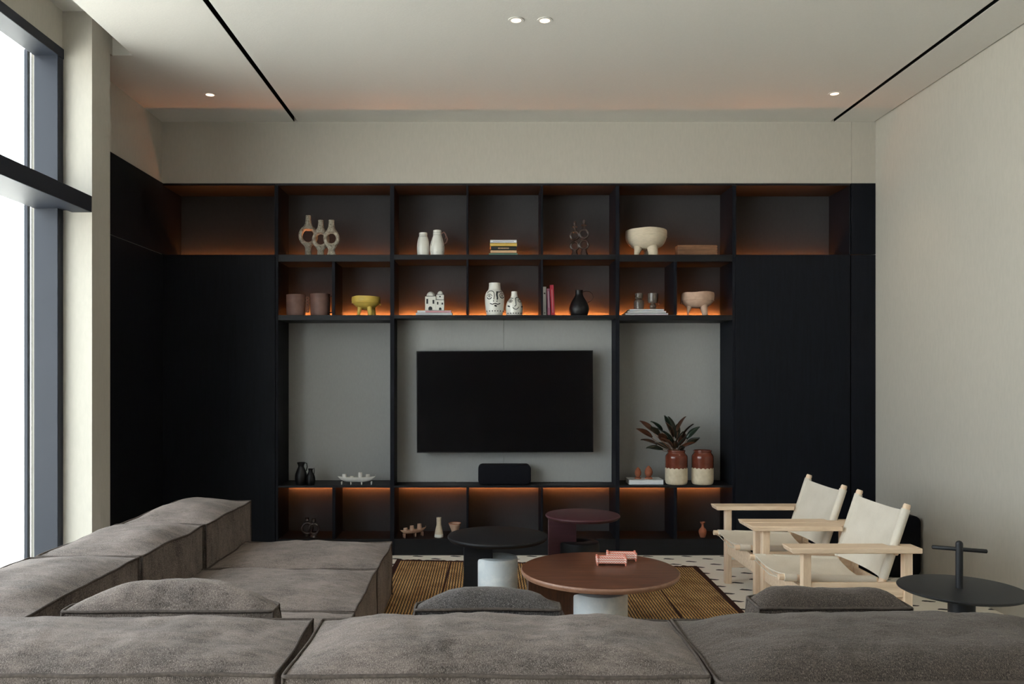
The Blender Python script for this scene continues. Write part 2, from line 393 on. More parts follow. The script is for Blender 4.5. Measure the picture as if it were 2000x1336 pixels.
m = MB()
for y in yE[:1]:
    m.box(-2.715, -2.695, y-.03, y+.0, 0, 3.33)
m.build('outer_bead', M_FRAME, win)
for i, (a, b) in enumerate(WIN):
    for (z0, z1) in ((.05, tz0+.012), (tz1-.006, 3.28)):
        MB().box(-2.668, -2.660, a-.04, b+.06, z0, z1).build('pane', M_GLASS, win)

# ------------------------------------------------------------------ shelving
D1 = .335     # shelf depth
YB = WALL_Y+D1
zTop = ZZ(358); zL1 = ZZ(497.3); zL1b = ZZ(511); zL1c = ZZ(507)
zL2 = ZZ(615.3); zL2b = ZZ(625.5); zL2c = ZZ(622)
zW = ZZ(948.5); zWb = ZZ(952.5); zB = ZZ(1053)
bk = empty('bookcase', (XX(986), WALL_Y, 0), 'long built in black oak bookcase around the television niche', 'bookcase')
ox = bk.location.x
def part(mb, name, mat, parent=bk, bevel=.0015, **kw):
    L = parent.location
    for v in mb.v: v -= L
    return mb.build(name, mat, parent, bevel=bevel, **kw)
F = WALL_Y
U = [(538.5, 543.5), (762, 770), (1202.5, 1210), (1430.5, 1435.5)]
for (a, b) in U: part(MB().box(XX(a), XX(b), F, YB+.05, 0, zTop-.02), 'upright', M_BLACK)
part(MB().box(XX(538.5), XX(1435.5), F, YB+.05, ZZ(362.5), zTop), 'top_board', M_BLACKH)
part(MB().box(XX(543.5), XX(1430.5), F+.004, YB, 0, zB), 'plinth', M_BLACKH)
gapb = .024   # gap at the back of a shelf for the led strip
for (a, b, zc1, zc2) in ((543.5, 762, zL1b, zL2b), (770, 1202.5, zL1c, zL2c), (1210, 1430.5, zL1b, zL2b)):
    for (zt, zb) in ((zL1, zc1), (zL2, zc2)):
        part(MB().box(XX(a), XX(b), F, YB-gapb, zb, zt), 'shelf', M_BLACKH)
        part(MB().box(XX(a), XX(b), YB-gapb, YB, zb, zb+.006), 'shelf_back_rail', M_BLACKH)
        o = part(MB().box(XX(a)+.01, XX(b)-.01, *((YB-.018, YB-.011, zt-.012, zt-.007) if zt == zL1 else (YB-.0235, YB-.0215, zt-.015, zt-.005))), 'led_strip', M_LED if zt == zL1 else M_LED2, bevel=0)
for (a, b, dep) in ((543.5, 762, D1), (770, 1202.5, .205), (1210, 1430.5, D1)):
    part(MB().box(XX(a), XX(b), F-.002, F+dep, zWb, zW), 'worktop', M_BLACKH)
    part(MB().box(XX(a)+.01, XX(b)-.01, YB-.0225, YB-.0205, zWb-.013, zWb-.003), 'led_strip', M_LEDB, bevel=0)
    part(MB().box(XX(a), XX(b), YB-.028, YB-.023, zWb-.018, zWb), 'led_baffle', M_BLACKH)  # unseen lip added to stop the strip's light spilling forward
part(MB().box(XX(770), XX(1202.5), F+.205, YB, zWb, zWb+.02), 'niche_sub_board', M_BLACKH)
for (x, z0, z1) in ((912.8, zL1, ZZ(362.5)), (1058.8, zL1, ZZ(362.5)), (912.8, zL2, zL1c), (1058.8, zL2, zL1c), (912.8, zB, zWb), (1058.8, zB, zWb)):
    part(MB().box(XX(x-1.9), XX(x+1.9), F+.003, YB-.001, z0, z1), 'divider', M_BLACK)
for (x, z0, z1) in ((651.3, zL2, zL1b), (1319.3, zL2, zL1b), (651.8, zB, zWb), (1319.5, zB, zWb)):
    part(MB().box(XX(x-3.0), XX(x+3.0), F+.003, YB-.001, z0, z1), 'divider', M_BLACK)
for (a, b) in ((543.5, 762), (770, 1202.5), (1210, 1430.5)):
    part(MB().box(XX(a), XX(b), YB, YB+.02, zL1c, ZZ(362.5)), 'back_panel', M_PANEL, bevel=0)
    part(MB().box(XX(a), XX(b), YB, YB+.02, zL2c, zL1c-.002), 'back_panel', M_PANEL, bevel=0)
    part(MB().box(XX(a), XX(b), YB, YB+.02, zB-.02, zWb), 'back_panel', M_PANEL, bevel=0)
part(MB().box(XX(543.5), XX(762), YB, YB+.02, zWb, zL2b), 'niche_panel', M_GREYP, bevel=0)
part(MB().box(XX(1210), XX(1430.5), YB, YB+.02, zWb, zL2b), 'niche_panel', M_GREYP, bevel=0)
NB = F+.205
xm = P(984, 0, NB).x
part(MB().box(XX(770), xm-.001, NB, NB+.02, zWb, zL2c), 'niche_panel', M_GREYP, bevel=.001)
part(MB().box(xm+.001, XX(1202.5), NB, NB+.02, zWb, zL2c), 'niche_panel', M_GREYP, bevel=.001)
# tall cupboards at either end
D2 = .38
for side, (a, b) in (('l', (316.5, 538)), ('r', (1436, 1661))):
    t = empty('tall_cupboard', (XX((a+b)/2), F, 0), 'tall black cupboard with an open lit top bay, ' + ('left end by the window pier' if side == 'l' else 'right end behind the armchairs'), 'cupboard', 'tall cupboards')
    part(MB().box(XX(a), XX(b), F, F+D2, 0, ZZ(497.3)-.02), 'carcass', M_BLACK, t)
    door = part(MB().box(XX(a)+.003, XX(b)-.003, F-.004, F, .08, zL1-.002), 'door', M_BLACK, t, bevel=.002)
    part(MB().box(XX(a), XX(b), F, F+D2-gapb, zL1-.022, zL1), 'shelf', M_BLACKH, t)
    part(MB().box(XX(a)+.01, XX(b)-.01, F+D2-.018, F+D2-.011, zL1-.012, zL1-.007), 'led_strip', M_LED, t, bevel=0)
    part(MB().box(XX(a), XX(b), F, F+D2+.02, ZZ(362.5), zTop), 'top_board', M_BLACKH, t)
    part(MB().box(XX(a)-.002, XX(a)+.008, F, F+D2, zL1, ZZ(362.5)), 'side_panel', M_BLACK, t)
    part(MB().box(XX(b)-.008, XX(b)+.002, F, F+D2, zL1, ZZ(362.5)), 'side_panel', M_BLACK, t)
    part(MB().box(XX(a), XX(b), F+D2, F+D2+.02, zL1-.02, ZZ(362.5)), 'back_panel', M_PANEL, t, bevel=0)
t = empty('filler_panel', ((XX(1662.5)+WX1)/2, F, 0), 'narrow black filler panel between the right cupboard and the right wall', 'panel')
part(MB().box(XX(1662.5), WX1, F-.003, F+.02, 0, zL1-.003), 'lower_board', M_BLACK, t)
part(MB().box(XX(1662.5), WX1, F-.003, F+.02, zL1+.003, zTop), 'upper_board', M_BLACK, t)
# downlights
for i, (x, y, w) in enumerate(((410, 184.5, 'left one near the window pier'), (1630, 182.5, 'right one beside the right ceiling slot'), (1008, 39, 'left of the central pair'), (1064, 39.5, 'right of the central pair'))):
    Y = (CZ-CAMZ)*FPX/(CY-y); X = XX(x, Y)
    t = empty('downlight', (X, Y, CZ), 'small round recessed ceiling downlight, ' + w, 'downlight', 'ceiling downlights')
    MB().lathe([(.030, -.0005), (.044, -.0005), (.044, -.004), (.030, -.004), (.030, -.0005)], 28).build('trim_ring', M_CEIL, t, smooth='auto')
    MB().lathe([(0, -.0035), (.029, -.0035)], 24).build('lamp', M_LAMP, t)
    ld = bpy.data.lights.new('downlight_bulb', 'SPOT'); ld.energy = 18; ld.color = (1, .74, .5); ld.spot_size = 1.5; ld.spot_blend = .8; ld.shadow_soft_size = .03
    lo = bpy.data.objects.new('downlight_bulb', ld); COL.objects.link(lo); lo.parent = t; lo.location = (0, 0, -.01)

# ------------------------------------------------------------------ television and speaker
YT = F+.075
a, b = P(814, 884, YT), P(1159, 685, YT)
tv = empty('television', ((a.x+b.x)/2, YT, a.z), 'large flat black television mounted in the grey niche', 'television')
w2 = (b.x-a.x)/2; h = b.z-a.z
MB().box(-w2, w2, 0, .035, 0, h).build('casing', M_TVB, tv, bevel=.003)
MB().box(-w2+.006, w2-.006, -.002, .001, .008, h-.006).build('screen', M_TV, tv)
MB().box(-w2*.4, w2*.4, .035, .128, h*.25, h*.7).build('wall_bracket', M_TVB, tv)
tv.rotation_euler = (0, math.radians(-.25), 0)
YS = F+.03
a, b = P(934, 951, YS), P(1037, 908, YS)
def rrect(w, h, r, n=6, x0=0, y0=0):
    pts = []
    for (cx, cy, a0) in ((w/2-r, h-r, 0), (-w/2+r, h-r, 90), (-w/2+r, r, 180), (w/2-r, r, 270)):
        for i in range(n+1):
            q = math.radians(a0+90*i/n); pts.append((x0+cx+r*math.cos(q), y0+cy+r*math.sin(q)))
    return pts
sp_ = empty('loudspeaker', ((a.x+b.x)/2, YS, zW), 'black rounded loudspeaker on the ledge under the television', 'speaker')
m = MB().prism(rrect(b.x-a.x, b.z-zW-.004, .035), 0, .12); m.v = [Vector((v.x, v.z, v.y+.004)) for v in m.v]
m.build('body', M_SPK, sp_, bevel=.008, seg=3)
m = MB().prism(rrect(b.x-a.x-.03, b.z-zW-.034, .025), -.003, .002); m.v = [Vector((v.x, v.z, v.y+.019)) for v in m.v]
m.build('grille', M_SPK, sp_, smooth='auto')
for fx in (-.14, .10): MB().box(fx, fx+.04, .02, .10, 0, .005).build('foot', M_TVB, sp_)

# ------------------------------------------------------------------ shelf objects
YO = 6.45; S = YO/FPX
def base_at(x, zshelf, Y=YO): return (XX(x, Y), Y, zshelf)
def prof(rows, x_scale=1.0, Y=YO, ybase=None, wall=0.003, zoff=0):
    """rows: (half width px, y px) from the top down, returns (r, z) from bottom up with an open, hollow top"""
    s = Y/FPX; pts = [(hw*s, (ybase-y)*s) for hw, y in rows][::-1]
    zb = pts[0][1]; pts = [(r, z-zb) for r, z in pts]
    inner = [(max(r-wall, .002), z if i == len(pts)-1 else max(z, wall)) for i, (r, z) in enumerate(pts)][::-1]
    return [(0, 0)]+pts+inner+[(0, wall)]
def smooth_prof(pts, k=4):
    out = []
    for i in range(len(pts)-1):
        p0 = pts[max(i-1, 0)]; p1 = pts[i]; p2 = pts[i+1]; p3 = pts[min(i+2, len(pts)-1)]
        for j in range(k):
            t = j/k
            f = lambda a, b, c, d: .5*((2*b)+(-a+c)*t+(2*a-5*b+4*c-d)*t*t+(-a+3*b-3*c+d)*t**3)
            out.append((max(f(p0[0], p1[0], p2[0], p3[0]), .0005), f(p0[1], p1[1], p2[1], p3[1])))
    out.append(pts[-1]); return out
def pot(rows, ybase, Y=YO, wall=.003, k=4, drop=0):
    """lathe profile from px rows; drop: extra px added at the base so it reaches the shelf hidden by its lip"""
    s = Y/FPX
    pts = smooth_prof([(hw*s, (ybase+drop-y)*s) for hw, y in rows][::-1], k)
    z0 = pts[0][1]; out = [(0, z0)]+pts
    inner = [(max(r-wall, .0015), max(z, z0+wall)) for r, z in pts][::-1]; inner[0] = (inner[0][0], pts[-1][1])
    return out+inner+[(0, z0+wall)], pts
def stroke(mb, pts, outer, s, r=.0016, ybase=0):
    """paint line on a lathe body: pts in (dx px from axis, y px)"""
    P3 = []
    for dx, y in pts:
        z = (ybase-y)*s; rr = outer[-1][0]
        for (r0, z0), (r1, z1) in zip(outer, outer[1:]):
            if min(z0, z1)-1e-6 <= z <= max(z0, z1)+1e-6:
                rr = r0+(r1-r0)*((z-z0)/(z1-z0) if abs(z1-z0) > 1e-9 else 0); break
        x = dx*s; x = max(-rr*.99, min(rr*.99, x)); P3.append(Vector((x, -math.sqrt(max(rr*rr-x*x, 0))-.0002, z)))
    mb.tube(P3, r, 6)
LIP = 4.0   # px of an object hidden by the shelf front at YO
def arc(cx, cy, rx, ry, a0, a1, n=10): return [(cx+rx*math.cos(math.radians(a0+(a1-a0)*i/n)), cy-ry*math.sin(math.radians(a0+(a1-a0)*i/n))) for i in range(n+1)]

# ring vases
def ring_vase(x, rows, ring, Y, label):
    """rows (neck): px half widths; ring = (cy, outer, inner)"""
    t = MB(); s = Y/FPX; yb = 497+LIP*(1+(Y-YO)/.3)
    yb = CY+(CAMZ-zL1)/s
    cy, ro, ri = ring; zc = (yb-cy)*s; R = (ro+ri)/2*s; r = (ro-ri)/2*s
    n, m_ = 36, 12
    for i in range(n):
        a = 2*PI*i/n
        for j in range(m_):
            q = 2*PI*j/m_; rr = R+r*math.cos(q)
            stretch = 1.12 if math.sin(a) > 0 else 1.08
            t.v.append(Vector((rr*math.cos(a), 1.5*r*math.sin(q), zc+rr*math.sin(a)*stretch)))
    for i in range(n):
        for j in range(m_):
            t.f.append((i*m_+j, ((i+1) % n)*m_+j, ((i+1) % n)*m_+(j+1) % m_, i*m_+(j+1) % m_))
    ztop = zc+ri*s*1.05
    neck = [(hw*s, (yb-y)*s) for hw, y in rows[0]]
    p = smooth_prof(neck[::-1], 3); t.lathe([(0, p[0][1])]+p+[(p[-1][0]-.006, p[-1][1]), (p[-1][0]-.008, p[-1][1]-.03), (0, p[-1][1]-.03)], 20, sy=.8)
    foot = [(hw*s, (yb-y)*s) for hw, y in rows[1]]+[(rows[1][-1][0]*s, 0)]
    p = smooth_prof(foot[::-1], 3); t.lathe([(0, p[0][1])]+p+[(0, p[-1][1])], 20, sy=.9)
    o = t.build('ring_vase', M_CRACK, None, smooth='auto', angle=60); o.location = (XX(x, Y), Y, zL1)
    tag(o, label, 'vase', 'crackled ring vases')
ring_vase(602, ([(5, 421), (5.2, 428), (6.5, 437), (10, 443), (15, 449)], [(12, 476), (7, 482), (6, 490), (6.5, 497)]), (461, 19, 10.8), 6.50, 'tallest cream ring vase with a hole through its body, leftmost on the top shelf')
ring_vase(626.5, ([(5, 430), (5.2, 437), (6.5, 445), (10, 450), (13, 456)], [(11, 482), (7, 488), (6.5, 492), (7, 497)]), (468, 17, 9), 6.45, 'cream ring vase standing between the tallest and the rightmost ring vases')
ring_vase(647.5, ([(5.5, 430), (5.5, 437), (6.5, 444), (9, 449), (13, 455)], [(11, 480), (7, 486), (6.5, 491), (9, 497)]), (466, 16, 8.5), 6.41, 'cream ring vase with a flared foot, rightmost of the three')
# white jugs
def yb_of(z, Y=YO): return CY+(CAMZ-z)*FPX/Y
yb1, yb2, ybw, ybb = yb_of(zL1), yb_of(zL2), yb_of(zW), yb_of(zB)
t = empty('white_jar', base_at(826.5, zL1), 'smaller white jar with thin black lines, no handle', 'jar', 'white lined pots')
pr, out = pot([(8, 455), (8.2, 459), (8, 461), (10.5, 469), (12, 480), (12, 490), (11.5, 497), (11, 501)], yb1)
MB().lathe(pr, 32).build('body', M_WHITE, t, smooth='auto', angle=60)
m = MB()
for y in (460, 463): stroke(m, [(-9+i*1.5, y) for i in range(13)], out, S, .0009, yb1)
stroke(m, [(-7, 464), (-8, 472), (-8.5, 482), (-8, 496)], out, S, .0009, yb1); m.build('painted_line', M_INK, t)
t = empty('white_jug', base_at(854, zL1, 6.43), 'larger white jug with thin black outline and brown handle', 'jug', 'white lined pots')
pr, out = pot([(8, 451), (8.3, 457), (8.5, 461), (11, 469), (13.5, 480), (14.2, 489), (13.5, 496), (13, 501)], yb1)
MB().lathe(pr, 32).build('body', M_WHITE, t, smooth='auto', angle=60)
m = MB()
for y in (456.5, 460.5): stroke(m, [(-9+i*1.5, y) for i in range(13)], out, S, .0009, yb1)
stroke(m, [(-8, 462), (-10, 470), (-10.8, 480), (-11, 494.5), (0, 495), (11, 494.5), (12, 484), (9.5, 473), (7, 463)], out, S, .0012, yb1); m.build('painted_line', M_INK, t)
m = MB(); m.tube([((dx)*S, 0, (yb1-y)*S) for dx, y in ((8, 457), (13, 454), (16, 458), (17.5, 463), (16, 467), (19, 464), (20, 468), (18, 474), (13.5, 478))], .005, 8)
m.build('handle', M_BRNP, t, smooth=True)
# stack of flat books
def book_flat(x0, x1, y0, y1, Y, z, mat, label, depth=.16, page=None, grp=None, name='book', rz=0):
    s = Y/FPX; w = (x1-x0)*s; th = (y1-y0)*s
    t = empty(name, (XX((x0+x1)/2, Y), Y, z), label, 'book', grp, rz)
    m = MB().box(-w/2, w/2, 0, depth, 0, .0022).box(-w/2, w/2, 0, depth, th-.0022, th).box(-w/2, w/2, 0, .0022, 0, th)
    m.build('cover', mat, t)
    MB().box(-w/2+.003, w/2-.003, .0022, depth-.003, .0022, th-.0022).build('pages', page or M_WHITE, t)
    return t, th
def cmat(name, rgb, rough=.5): return plain(name, rgb, rough, .04, 20, .4, bump=0)
B_WH, B_YE, B_DK, B_PE, B_GR = cmat('white_cover', (222, 224, 226)), cmat('yellow_cover', (206, 172, 86)), cmat('dark_green_cover', (30, 36, 32)), cmat('peach_cover', (222, 182, 140)), cmat('teal_cover', (120, 158, 138))
B_PK, B_MV, B_RD, B_LP = cmat('pink_cover', (206, 150, 156)), cmat('mauve_cover', (190, 120, 150)), cmat('red_cover', (190, 52, 72)), cmat('pale_pink_cover', (214, 190, 206))
def text_on(parent, body, size, loc, mat, rx=PI/2, name='lettering', width=None):
    cu = bpy.data.curves.new(name, 'FONT'); cu.body = body; cu.size = size; cu.extrude = .0002; cu.align_x = 'CENTER'; cu.align_y = 'CENTER'
    tmp = bpy.data.objects.new('tmp', cu); COL.objects.link(tmp); bpy.context.view_layer.update()
    me = bpy.data.meshes.new_from_object(tmp.evaluated_get(bpy.context.evaluated_depsgraph_get())); bpy.data.objects.remove(tmp)
    me.materials.clear(); me.materials.append(mat)
    if width:
        xs = [v.co.x for v in me.vertices]; f = width/max(max(xs)-min(xs), 1e-6)
        for v in me.vertices: v.co.x *= f
    o = bpy.data.objects.new(name, me); COL.objects.link(o); o.parent = parent; o.location = loc; o.rotation_euler = (rx, 0, 0); return o
z = zL1
for (x0, x1, y0, y1, mat, lab) in ((955, 1011, 494.3, 501, B_GR, 'teal covered book at the bottom of the top shelf stack'), (958, 1009, 488.5, 494.3, B_PE, 'peach covered book in the top shelf stack'),
                                   (959, 1009, 481, 488.5, B_DK, 'dark green book in the middle of the top shelf stack'), (957, 1009.5, 474.3, 481, B_YE, 'yellow book second from the top of the stack'),
                                   (957.5, 1009, 468.2, 474.3, B_WH, 'white book on top of the top shelf stack')):
    t, th = book_flat(x0, x1, y0, y1, 6.44, z, mat, lab, .15, grp='stacked books on the top shelf'); z += th
    if mat is B_DK:
        m = MB()
        for i in range(9): m.box(-.045+i*.010, -.040+i*.010, -.0004, .0004, th*.32, th*.68)
        m.build('spine_marks', B_PE, t)
    if mat in (B_WH,):
        MB().box(-.085, .085, -.0004, .0004, th*.40, th*.62).build('spine_marks', cmat('grey_spine_print', (150, 150, 160)), t)
# smoked glass ring candle holders
def ring_holder(x, rings, cup, foot, Y, zs, yb, label, mat=M_SMOKE, grp='smoked glass ring holders', name='ring_candle_holder'):
    s = Y/FPX; t = empty(name, (XX(x, Y), Y, zs), label, 'candle holder', grp)
    for cy, ro in rings:
        R = (ro-2.2)*s; m = MB().tube([(R*math.cos(a), 0, (yb-cy)*s+R*math.sin(a)) for a in [2*PI*i/32 for i in range(32)]], 2.3*s, 10, closed=True)
        m.build('ring', mat, t, smooth=True)
    p = smooth_prof([(hw*s, (yb-y)*s) for hw, y in cup][::-1], 3); MB().lathe([(0, p[0][1])]+p+[(0, p[-1][1])], 20).build('cup', mat, t, smooth='auto', angle=60)
    p = smooth_prof([(hw*s, (yb-y)*s) for hw, y in foot][::-1], 3); p[0] = (p[0][0], 0); MB().lathe([(0, 0)]+p+[(0, p[-1][1])], 20).build('foot', mat, t, smooth='auto', angle=60)
ring_holder(1122.5, [(460, 10), (480.5, 10)], [(3, 433), (3.4, 438), (2, 441), (5.5, 443), (2.5, 446), (4.5, 451)], [(5, 489), (6, 494), (8.5, 501)], 6.47, zL1, yb_of(zL1, 6.47), 'shorter smoked glass holder of two stacked rings, left one on the top shelf')
ring_holder(1140.5, [(457, 10.5), (478, 10.5)], [(3, 429.5), (3.4, 435), (2, 438), (6, 440), (2.5, 443), (5, 447)], [(5, 488), (7, 494), (10, 501)], 6.43, zL1, yb_of(zL1, 6.43), 'taller smoked glass holder of two stacked rings, right one on the top shelf')
# footed bowls
def footed_bowl(x, rows, yb, legs, Y, zs, mat, label, name='footed_bowl', legmat=None, grp=None, ridge=None, lug=None):
    s = Y/FPX; t = empty(name, (XX(x, Y), Y, zs), label, 'bowl', grp)
    pts = smooth_prof([(hw*s, (yb-y)*s) for hw, y in rows][::-1], 4)
    pr = [(0, pts[0][1])]+pts+[(max(r-.010, .003), z_ if i == 0 else max(z_, pts[0][1]+.012)) for i, (r, z_) in enumerate(pts[::-1])]+[(0, pts[0][1]+.012)]
    m = MB().lathe(pr, 44)
    for v in m.v:
        n = noise.noise(v*14+Vector((x, 0, 0)))*.004; d = Vector((v.x, v.y, 0))
        if d.length > 1e-5: v += d.normalized()*n
        v.z += noise.noise(Vector((v.x*9+x, v.y*9, 0)))*.006*(v.z/pts[-1][1])
    m.build('bowl', mat, t, smooth='auto', angle=60)
    for (dx, dy, w0, w1, ytop, dp) in legs:
        za = (yb-ytop)*s; m = MB()
        a_, b_ = w0*s, w1*s
        m.tube([(dx*s*.8, dy*.8, za+.008), (dx*s*.9, dy*.9, za*.65), (dx*s, dy, za*.25), (dx*s, dy, .0)], [a_, (a_+b_)/2, b_, b_*1.05], 12)
        m.build('leg', mat, t, smooth='auto', angle=60)
    if ridge:
        hw, y = ridge; R = hw*s; MB().tube([(R*math.cos(a), R*math.sin(a), (yb-y)*s) for a in [2*PI*i/36 for i in range(36)]], .0035, 6, closed=True).build('ridge', mat, t, smooth=True)
    if lug:
        dx, y, r = lug; MB().lathe([(0, -r*s), (r*s*.8, -r*s*.5), (r*s, 0), (r*s*.8, r*s*.5), (0, r*s)], 12, (dx*s, 0, (yb-y)*s)).build('lug', mat, t, smooth=True)
    return t
footed_bowl(1262, [(39.5, 451), (40, 457), (39.5, 466), (36, 474), (29, 482), (18, 487), (6, 488)], yb_of(zL1, 6.48), [(-21, -.055, 9, 5, 484, 0), (10, -.08, 11, 9.5, 482, 0), (8, .08, 10, 8, 484, 0)], 6.48, zL1, M_BEIGE,
            'large rough beige clay bowl on thick legs, top shelf right', ridge=(39.2, 464))
footed_bowl(715, [(27.5, 580), (28, 586), (26.5, 592), (20, 599), (9, 604), (4, 605)], yb2, [(-13, -.04, 5, 3, 600, 0), (10, -.055, 5.5, 4.5, 600, 0), (14, .05, 5, 3.5, 600, 0)], YO, zL2, M_YEL,
            'yellow clay bowl on short legs, second shelf', ridge=(27.2, 592), lug=(27.5, 595, 2))
footed_bowl(1362, [(31.5, 572.5), (32, 579), (31, 588), (26, 595), (18, 600.5), (6, 602)], yb2, [(-20, -.03, 7, 1.6, 596, 0), (10, -.075, 7.5, 5.5, 596, 0), (16, .06, 7, 3, 597, 0)], YO, zL2, M_PINKC,
            'pinkish clay bowl on legs at the right end of the second shelf', ridge=(31.4, 588), lug=(-32, 592, 2.2))
# wooden box
w = (1397-1321)*S; t = empty('wooden_box', base_at(1359, zL1), 'long low brown wooden box with notched corners', 'box')
hb = (yb1-480.5)*S
MB().box(-w/2, w/2, -.05, -.038, 0, hb).box(-w/2, w/2, .038, .05, 0, hb).box(-w/2, -w/2+.012, -.038, .038, 0, hb).box(w/2-.012, w/2, -.038, .038, 0, hb).box(-w/2, w/2, -.05, .05, 0, .008).build('body', M_WOODB, t, bevel=.0015)
m = MB()
for sx in (-1, 1):
    for i in range(4): m.box(sx*(w/2-.004)-.006, sx*(w/2-.004)+.006, -.053, -.05, .01+i*.02, .02+i*.02)
m.build('finger_joint', M_WOODB, t)
# brown mugs
for (x, hw, top, grp, lab, bead) in ((578, 18.5, 576, 'brown pottery mugs', 'darker brown pottery mug with a beaded handle, left one', True), (625.5, 19, 574.5, 'brown pottery mugs', 'lighter brown pottery mug with a plain dark handle, right one', False)):
    Y = 6.44; t = empty('pottery_mug', base_at(x, zL2, Y), lab, 'mug', grp); yb = yb_of(zL2, Y)
    pr, out = pot([(hw, top), (hw, top+4), (hw, 600), (hw-.5, yb-1), (hw-1.5, yb)], yb, Y, .005, 2)
    MB().lathe(pr, 36).build('body', M_BRNP, t, smooth='auto', angle=50)
    if bead:
        m = MB()
        for i in range(5): m.tube([((hw+4+2.6*math.cos(a))*S, 0, (yb-(top+7+i*6)+2.9*math.sin(a))*S) for a in [2*PI*j/12 for j in range(12)]], 1.15*S, 6, closed=True)
        m.build('handle', M_BRNP, t, smooth=True)
    else:
        MB().tube([((hw-1)*S, -.01, (yb-579)*S), ((hw+5)*S, -.015, (yb-579)*S), ((hw+7.5)*S, -.015, (yb-584)*S), ((hw+7.5)*S, -.015, (yb-606)*S), ((hw+5)*S, -.015, (yb-611)*S), ((hw-1)*S, -.01, (yb-611)*S)], .006, 8).build('handle', M_BLKP, t, smooth=True)
# chapel on two books
t, th1 = book_flat(812, 883, 607.5, 613.5, 6.42, zL2, B_WH, 'wide white book lying under the pink book, second shelf', .16, grp='books under the model chapel'); z = zL2+th1
t, th2 = book_flat(815, 881, 602.5, 607.5, 6.43, z, B_WH, 'white and pink book lying directly under the model chapel', .14, grp='books under the model chapel')
MB().box(-.07, .135, -.0006, .0005, .003, th2-.004).build('spine_marks', B_PK, t); z += th2
Yc = 6.47; s = Yc/FPX; t = empty('model_chapel', (XX(850, Yc), Yc, z), 'small white ceramic model chapel with two domes on the books', 'ornament')
q = lambda x: (x-850)*s
hz = lambda y: (603-y)*s
MB().box(q(831), q(852), -.045, .045, 0, hz(576)).box(q(852), q(868), -.045, .045, 0, hz(583)).build('building', M_WHITE, t, bevel=.002)
MB().box(q(852.5), q(867.5), -.032, .032, hz(583), hz(572.5)).build('turret', M_WHITE, t, bevel=.002)
def dome(r, zb, cx, hgt): return MB().lathe([(r, zb), (r, zb+.003)]+[(r*math.cos(a)*.98, zb+.003+hgt*math.sin(a)) for a in [PI/2*i/8 for i in range(1, 8)]]+[(0, zb+.003+hgt)], 28, (cx, 0, 0))
dome(8.8*s, hz(576), q(841.5), 9.5*s).build('dome', M_WHITE, t, smooth=True); dome(6*s, hz(572.5), q(860), 7.2*s).build('dome', M_WHITE, t, smooth=True)
for c0, c1, y in ((832.5, 850.5, 575.5), (854, 866.5, 572), (853, 867.5, 582.8)): MB().box(q(c0), q(c1), -.0465 if y > 574 else -.034, -.04 if y > 574 else -.030, hz(y)-.0015, hz(y)+.0015).build('painted_line', M_INK, t)
for (x0, x1, y0, y1, arch, yy) in ((833.5, 837, 581, 590.5, 0, -.0455), (845.5, 849, 583, 590.5, 0, -.0455), (854, 857, 586.5, 592, 1, -.0455), (863, 866, 588, 592, 1, -.0455), (837.5, 845, 595.5, 602.5, 1, -.0455), (858, 862.8, 597.5, 602.5, 1, -.0455), (858.3, 861.3, 574.5, 577.5, 1, -.0325)):
    m = MB(); w_ = (x1-x0)*s; h_ = (y1-y0)*s
    pts = [(-w_/2, 0), (w_/2, 0)]+([(w_/2*math.cos(a), h_-w_/2+w_/2*math.sin(a)) for a in [PI*i/8 for i in range(9)]] if arch else [(w_/2, h_), (-w_/2, h_)])
    m.prism(pts, 0, .0012); m.v = [Vector((v.x+q((x0+x1)/2), yy-v.z+.0008, v.y+hz(y1))) for v in m.v]; m.build('window_opening', M_INK, t)
# painted face vases
Yv = 6.45
t = empty('face_vase', base_at(966, zL2, Yv), 'larger white vase with a black painted moustached face', 'vase', 'painted face vases')
pr, out = pot([(11.2, 553), (11.2, 559), (11.5, 560), (12.5, 566), (17, 572), (19, 580), (18.7, 592), (17.5, 606), (15, 617)], yb2, Yv)
MB().lathe(pr, 40).build('body', M_WHITE, t, smooth='auto', angle=60)
X0 = 966; st = []
st.append((arc(958.5, 576, 6.5, 6.5, 165, 0, 10)+[(965.2, 580), (964, 586.5)], .0022))        # left brow into nose
st.append(([(969, 571.5), (974, 572), (979.5, 570.8)], .0028)); st.append(([(970.5, 572), (970, 578), (971.3, 584), (970.5, 587)], .0052))
st.append((arc(955.8, 580.5, 4.8, 4.5, 0, 180, 8), .0018)); st.append((arc(955.8, 580.5, 4.5, 5, 200, 340, 8), .0028)); st.append((arc(955.8, 580, 1.6, 1.8, 0, 360, 8), .0020))
st.append((arc(979.8, 578.5, 4.2, 4.5, 30, 210, 8), .0020)); st.append((arc(980, 579, 4, 4.6, 200, 330, 8), .0030)); st.append((arc(980, 578.5, 1.5, 1.7, 0, 360, 8), .0020))
for dx, y in ((963.8, 589.6), (970.2, 590)): st.append(([(dx-.7, y), (dx+.7, y)], .0042))
st.append(([(957, 594), (961.5, 596), (965.8, 594.3), (967.2, 594.3), (972, 596), (976.5, 594)], .0030)); st.append(([(965.5, 598.3), (969.8, 599.5)], .0050))
for i in range(7): x = 951+i*5.2; st.append(([(x, 607.5), (x, 609.5)], .0034))
for pts, r in st:
    m = MB(); stroke(m, [(x-X0, y) for x, y in pts], out, Yv/FPX, r*1.3, yb2); m.build('painted_stroke', M_INK, t)
t = empty('face_vase', base_at(1004.5, zL2, Yv), 'smaller white vase with a narrow neck and a smiling painted face', 'vase', 'painted face vases')
pr, out = pot([(5.6, 569.5), (6, 575), (7, 580), (10.5, 585), (15, 592), (16.5, 600), (16.5, 609), (15.5, 617)], yb2, Yv)
MB().lathe(pr, 36).build('body', M_WHITE, t, smooth='auto', angle=60)
